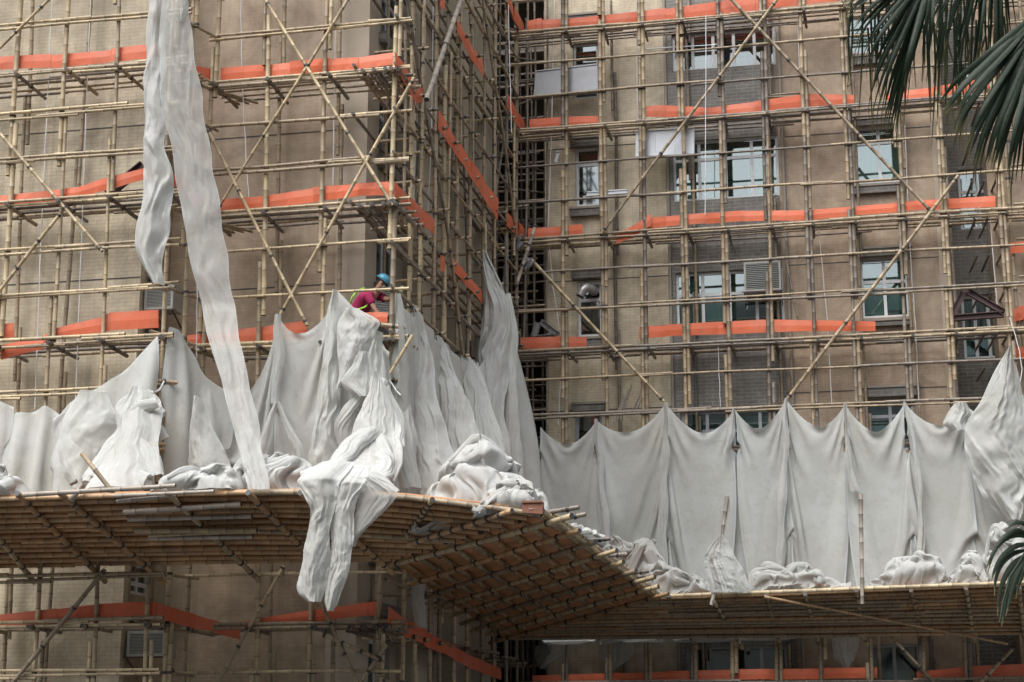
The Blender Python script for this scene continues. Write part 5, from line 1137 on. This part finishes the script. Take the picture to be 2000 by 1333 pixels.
skin_mesh('shirt', shirt, [(pelvis + Vector((0, 0, .03)), .165, None), (waist, (.20, .155), 0), (chest, (.215, .16), 1), (upc, (.185, .135), 2), (neck.lerp(upc, .45), .085, 3), (shn, .09, 3), (sleeve(shn, eln, .62), .078, 5), (sleeve(shn, eln, .78), .07, 6), (shf, .09, 3), (sleeve(shf, elf, .6), .078, 8), (sleeve(shf, elf, .75), .07, 9)], person)
skin_mesh('trousers', trouser, [(pelvis + Vector((0, 0, -.02)), .17, None), (hipn, .115, 0), (knn, .085, 1), (ann, .065, 2), (hipf, .115, 0), (knf, .085, 4), (anf, .065, 5)], person)
for a_, n_ in ((ton, ann), (tof, anf)): skin_mesh('shoe', dark, [(n_, .06, None), (a_, .05, 0)], person)
person.scale = (1.14, 1.14, 1.14)
# harness straps
def strap(pts, wd=.03):
    mb = MB(); vs = []; P_ = [Vector(p) for p in pts]
    for i, p in enumerate(P_):
        t = (P_[min(i + 1, len(P_) - 1)] - P_[max(i - 1, 0)]).normalized(); s = t.cross(Vector((0, 1, 0))).normalized() * wd / 2; vs += [p - s, p + s]
    mb.add(vs, [(2 * i, 2 * i + 1, 2 * i + 3, 2 * i + 2) for i in range(len(P_) - 1)], 0, None, True); o = mb.build('harness_strap', lime, person); m_ = o.modifiers.new('t', 'SOLIDIFY'); m_.thickness = .012
strap([q(694, 603, -.17), q(704, 601, -.21), q(716, 597, -.2), (q(722, 592, -.17))])
strap([q(690, 595, -.1), q(694, 580, -.15), q(703, 569, -.15), q(716, 564, -.1)])
# helmet with brim and chin strap
mb = MB(); ax = (head + Vector((.02, 0, .07)) - neck).normalized(); hc = head + Vector((.015, -.01, .06)); sd_ = Vector((0, 1, 0)); fw = -ax.cross(sd_).normalized(); vs = []; fs = []
for i in range(7):
    ph = math.pi / 2 * i / 6
    for k in range(16):
        th = 2 * math.pi * k / 16; vs.append(hc + ax * (.115 * math.sin(ph)) + (fw * math.cos(th) * 1.15 + sd_ * math.sin(th)) * (.118 * math.cos(ph) + .002))
for i in range(6):
    for k in range(16): fs.append((i * 16 + k, i * 16 + (k + 1) % 16, (i + 1) * 16 + (k + 1) % 16, (i + 1) * 16 + k))
mb.add(vs, fs, 0, None, True); bs = []
for k in range(16):
    th = 2 * math.pi * k / 16; d_ = (fw * math.cos(th) * 1.15 + sd_ * math.sin(th)); bs += [hc + d_ * .12, hc + d_ * (.135 + .04 * max(0, math.cos(th))) - ax * .008]
mb.add(bs, [(2 * k, (2 * k + 2) % 32, (2 * k + 3) % 32, 2 * k + 1) for k in range(16)], 0, None, True)
o = mb.build('hard_hat', hat, person); m_ = o.modifiers.new('t', 'SOLIDIFY'); m_.thickness = .006
mb = MB(); fc = head + fw * .055 - ax * .03; mb.tube([fc + sd_ * .07, fc + fw * .035 + sd_ * .03, fc + fw * .045, fc + fw * .035 - sd_ * .03, fc - sd_ * .07], [.03, .045, .05, .045, .03], 10); mb.build('face_mask', maskm, person)
mb = MB()
for s_ in (-1, 1):   # eyes, ears, nose
    e = head + fw * .082 + sd_ * (.032 * s_) + ax * .02; mb.tube([e - sd_ * .012, e, e + sd_ * .012], [.003, .009, .003], 8)
mb.build('eyes', dark, person)
mb = MB(); nz_ = head + fw * .085; mb.tube([nz_ + ax * .03, nz_ + fw * .018, nz_ - ax * .008], [.006, .014, .008], 8)
for s_ in (-1, 1): e = head + sd_ * (.088 * s_) + ax * .01; mb.tube([e + ax * .03, e + sd_ * .01 * s_, e - ax * .03], [.008, .018, .008], 8)
mb.build('nose_and_ears', skin, person)
mb = MB(); mb.tube([head - fw * .07 + ax * .03, head - fw * .075 - ax * .02, head - fw * .05 - ax * .05], [.05, .05, .03], 10); mb.build('hair', simple('dark_hair', (.03, .025, .02), .8), person)
def hand(w_, to, side):
    d = (to - w_).normalized(); s = d.cross(Vector((0, 1, 0))).normalized(); n_ = s.cross(d); mb = MB()
    pm = w_ + d * .075; mb.tube([w_ - d * .03, w_, w_ + d * .03, pm, w_ + d * .095], [.036, .034, .04, .043, .034], 10)
    for k, l in enumerate((.062, .075, .07, .055)):
        b = w_ + d * .09 + s * ((k - 1.5) * .02); m1 = b + d * l * .5 - n_ * side * .012; e = m1 + d * l * .3 - n_ * side * .035
        mb.tube([b - d * .01, b, m1, e], [.0105, .0105, .0098, .008], 7)
    b = w_ + d * .03 + s * (.035 * side); mb.tube([b, b + d * .03 + s * .02 * side, b + d * .062 + s * .014 * side - n_ * side * .01], [.014, .012, .009], 7)
    mb.build('glove', glove, person)
hand(wrn, q(749, 628, -.26), 1); hand(wrf, q(778, 565, -.2), -1)
person.location = person.location + Vector((-.05, 0, -.1))
# ---------------------------------------------------------------- palms
def leafmat(name, c1, c2):
    m, nt = nmat(name); g = N(nt, 'ShaderNodeNewGeometry').outputs['Position']; a = N(nt, 'ShaderNodeAttribute', attribute_name='nd').outputs['Fac']
    c = mixc(nt, noise(nt, g, 5, 3), c1, c2); c = mixc(nt, a, c, (.20, .17, .07)); p = principled(nt, c, .55, bump=noise(nt, g, 40), bs=.3, Specular_IOR_Level=.35)
    t = N(nt, 'ShaderNodeBsdfTranslucent'); L(nt, c, t.inputs[0]); mx = N(nt, 'ShaderNodeMixShader', i_0=.12); o = [n for n in nt.nodes if n.type == 'OUTPUT_MATERIAL'][0]
    L(nt, p.outputs[0], mx.inputs[1]); L(nt, t.outputs[0], mx.inputs[2]); L(nt, mx.outputs[0], o.inputs[0]); return m
M['leaf'] = leafmat('palm_leaf_green', (.007, .016, .008), (.015, .032, .013)); M['stalk'] = simple('palm_stalk', (.10, .12, .05), .5); M['bark'] = simple('palm_bark', (.16, .13, .10), .9, .4, 6)
def pd(x, y, d): r_ = ray(x, y); return Vector((r_[0] * d, r_[1] * d, CZ + r_[2] * d))
def blade(mb, pts, w, fold=.45, dry=.12, prof=None, twist=0):
    """narrow pleated leaf segment along a path"""
    P_ = [Vector(p) for p in pts]; Q = []; n = 12
    for i in range(n + 1):   # quadratic/cubic smoothing of the control path
        t = i / n * (len(P_) - 1); k = min(int(t), len(P_) - 2); Q.append(P_[k].lerp(P_[k + 1], t - k))
    for _ in range(2): Q = [Q[0]] + [(Q[i - 1] + Q[i] * 2 + Q[i + 1]) / 4 for i in range(1, n)] + [Q[-1]]
    vs = []; nd = []
    for i, p in enumerate(Q):
        t = (Q[min(i + 1, n)] - Q[max(i - 1, 0)]).normalized(); v = i / n
        side = t.cross(Vector((math.sin(twist), -1, math.cos(twist) * .3))).normalized(); dn = side.cross(t)
        ww = w * (min(1, .3 + v * 2.6) * (1 - v ** 2.2) + .03) / 2 if prof is None else w * np.interp(v, np.linspace(0, 1, len(prof)), prof) / 2
        vs += [p - side * ww, p + dn * ww * fold, p + side * ww]; e = max(0, (v - (1 - dry)) / dry) if dry else 0; nd += [e] * 3
    fs = []
    for i in range(n): fs += [(3 * i, 3 * i + 3, 3 * i + 4, 3 * i + 1), (3 * i + 1, 3 * i + 4, 3 * i + 5, 3 * i + 2)]
    mb.add(vs, fs, 0, nd, True)
pr = random.Random(4)
palm = empty('palm_tree', pd(2190, 3200, 11.5) * 1 if False else Vector((pd(2230, -200, 11.5).x, pd(2230, -200, 11.5).y, 0)), 'fan palm whose dark green leaves hang into the top right corner', 'palm tree')
crown = pd(2230, -200, 11.5)
mb = MB(); mb.tube([(crown.x + .1 * math.sin(i), crown.y, crown.z * i / 10) for i in range(11)], [.2 - .006 * i for i in range(11)], 10); mb.build('trunk', M['bark'], palm)
def fan_leaf(hub, d, tips, n, w, jit=6, thr=(), extra=(), name='leaf_blade'):
    h = pd(*hub, d); mb = MB(); T = np.array(tips, float); t_ = np.linspace(0, len(T) - 1, n)
    for k, t in enumerate(t_):
        i = min(int(t), len(T) - 2); a = T[i] * (1 - (t - i)) + T[i + 1] * (t - i); x, y = a[0] + pr.uniform(-jit, jit), a[1] + pr.uniform(-jit, jit); dd = d + pr.uniform(-.25, .25)
        m1 = (hub[0] + (x - hub[0]) * .45 + pr.uniform(-3, 3), hub[1] + (y - hub[1]) * .42); m2 = (hub[0] + (x - hub[0]) * .82, hub[1] + (y - hub[1]) * .74)
        blade(mb, [h, pd(*m1, d - .12), pd(*m2, dd - .05), pd(x, y, dd)], w * pr.uniform(.8, 1.15), twist=pr.uniform(-.5, .5))
        if pr.random() < .5: blade(mb, [pd(*m2, dd), pd(x + pr.uniform(-3, 6), y + pr.uniform(0, 15), dd + .05), pd(x + pr.uniform(-4, 8), y + pr.uniform(25, 75), dd + .08)], w * .22, dry=.9)
    for (x0, y0, x1, y1) in thr:
        blade(mb, [pd(x0, y0, d + .2), pd((x0 * 2 + x1) / 3 + pr.uniform(-5, 5), y0 * .6 + y1 * .4, d + .2), pd(x1, y1, d + .25)], .014, dry=.5, prof=[1, 1, .8, .3])
    o = mb.build('leaf', M['leaf'], palm, nd=True); st = MB(); st.tube([h, h.lerp(crown, .4) + Vector((0, 0, .1)), crown], [.02, .024, .035], 7); st.build('leaf_stalk', M['stalk'], palm); return o
thA = [(pr.uniform(1650, 1860), pr.uniform(-20, 60), 0, 0) for _ in range(34)]; thA = [(a, b, a + pr.uniform(-14, 10), b + pr.uniform(90, 250)) for a, b, _, _ in thA]
fan_leaf((1835, -95), 10.6, [(1625, -20), (1636, 6), (1648, 16), (1660, 40), (1672, 82), (1688, 108), (1697, 160), (1701, 222), (1716, 200), (1728, 246), (1745, 264), (1752, 212), (1766, 170), (1785, 120), (1815, 96)], 44, .034, thr=thA)
thC = [(pr.uniform(1820, 1965), pr.uniform(-20, 80), 0, 0) for _ in range(36)]; thC = [(a, b, a + pr.uniform(-16, 22), b + pr.uniform(100, 270)) for a, b, _, _ in thC]
fan_leaf((1945, -175), 11.6, [(1790, 40), (1815, 95), (1840, 60), (1862, 130), (1885, 80), (1908, 150), (1930, 90), (1952, 160), (1975, 40)], 26, .028, thr=thC, jit=10)
fan_leaf((2045, 8), 9.6, [(2010, -260), (1940, -120), (1836, 214), (1850, 232), (1866, 250), (1880, 290), (1890, 318), (1914, 330), (1938, 330), (1958, 336), (1982, 350), (2004, 345), (2040, 360), (2090, 350), (2160, 320), (2220, 240), (2290, 120), (2260, -60)][2:], 50, .045, jit=11)
fan_leaf((2160, -260), 11.2, [(2300, -500), (2400, -300), (2420, -100), (2380, 60), (2300, 150)], 20, .07)
palm2 = empty('palm_tree', Vector((pd(2150, 1100, 9).x, pd(2150, 1100, 9).y, 0)), 'low feathery palm with one arching frond at the right edge by the heaped nets', 'palm tree')
c2 = pd(2130, 1075, 9.2); mb = MB(); mb.tube([(c2.x, c2.y, c2.z * i / 8) for i in range(9)], [.09 - .005 * i for i in range(9)], 9); mb.build('trunk', M['bark'], palm2)
fr = [[(2130, 1075), (2040, 1062), (2000, 1084), (1972, 1128), (1958, 1180), (1952, 1218)], [(2130, 1075), (2150, 980), (2210, 950), (2290, 990)], [(2130, 1075), (2190, 1060), (2260, 1110), (2300, 1200)]]
for j, path in enumerate(fr):
    mb = MB(); P3 = [pd(x, y, 9.2 - .1 * i) for i, (x, y) in enumerate(path)]
    mb.tube(P3, [.014 - .002 * i for i in range(len(P3))], 6)
    if j == 0:
        for pts in ([(2030, 1058), (1990, 1042), (1960, 1052), (1938, 1080), (1924, 1118)], [(2020, 1056), (1990, 1032), (1962, 1046), (1940, 1078), (1928, 1124)], [(2024, 1066), (1988, 1062), (1958, 1084), (1942, 1112), (1936, 1138)], [(2010, 1075), (1980, 1078), (1955, 1100), (1944, 1130), (1942, 1165)],
                    [(2004, 1082), (1978, 1100), (1958, 1135), (1950, 1170), (1948, 1205)], [(2002, 1088), (1985, 1115), (1968, 1150), (1962, 1190), (1956, 1226)], [(2005, 1090), (1992, 1110), (1980, 1140), (1972, 1175), (1964, 1205)], [(2012, 1085), (2000, 1110), (1990, 1140), (1984, 1170)], [(2030, 1070), (2006, 1024), (1984, 1020), (1962, 1036)]):
            blade(mb, [pd(x, y, 9.1 - .03 * i) for i, (x, y) in enumerate(pts)], .034, dry=.15)
    else:
        for k in range(16):
            t = (k + 2) / 18; i = min(int(t * (len(P3) - 1)), len(P3) - 2); b = P3[i].lerp(P3[i + 1], t * (len(P3) - 1) - i)
            for s in (-1, 1): blade(mb, [b, b + Vector((s * .12, -.2, .06)), b + Vector((s * .2, -.35, -.25))], .032, dry=.15)
    mb.nd = (mb.nd + [0.0] * len(mb.v))[:len(mb.v)]
    mb.build('frond', M['leaf'], palm2, nd=True)
# unseen block added behind the viewer to keep low sky off the shaded walls
sky_blocker = empty('apartment_block', (0, -30, 0), 'plain unseen block added behind the viewer to block low sky light', 'building')
mb = MB(); mb.box((-75, -42, 0), (75, -30, 33)); mb.build('wall', simple('grey_render', (.20, .19, .18), .9, .2, .3), sky_blocker)
for z in range(10):
    mb = MB()
    for i in range(24): mb.box((-72 + i * 6.1, -29.995, 2 + z * 2.9), (-69.4 + i * 6.1, -29.9, 3.5 + z * 2.9))
    mb.build('blocker_window_band', M['glass_d'], sky_blocker)
# ---------------------------------------------------------------- light
w = bpy.data.worlds.new('World'); sc.world = w; w.use_nodes = True; nt = w.node_tree; nt.nodes.clear()
EL, AZ = R(58), R(205)
sky = N(nt, 'ShaderNodeTexSky', sky_type='NISHITA', sun_disc=False, sun_elevation=EL, sun_rotation=AZ, air_density=1.0, dust_density=5.0, ozone_density=1.0)
hs = N(nt, 'ShaderNodeHueSaturation', i_Saturation=.32); bg = N(nt, 'ShaderNodeBackground', i_Strength=.11); o = N(nt, 'ShaderNodeOutputWorld')
L(nt, sky.outputs[0], hs.inputs['Color']); L(nt, hs.outputs[0], bg.inputs[0]); L(nt, bg.outputs[0], o.inputs[0])
sd = bpy.data.lights.new('sun', 'SUN'); sd.energy = 1.5; sd.angle = R(50); sd.color = (1, 1, .99); so = bpy.data.objects.new('sun', sd); C.objects.link(so)
so.rotation_euler = Vector((math.sin(AZ) * math.cos(EL), math.cos(AZ) * math.cos(EL), math.sin(EL))).to_track_quat('Z', 'Y').to_euler()
sc.view_settings.view_transform = 'Standard'; sc.view_settings.look = 'None'; sc.view_settings.exposure = 1.03; sc.view_settings.gamma = 1
sc.cycles.max_bounces = 6; sc.cycles.diffuse_bounces = 3; sc.cycles.glossy_bounces = 2; sc.cycles.transparent_max_bounces = 12
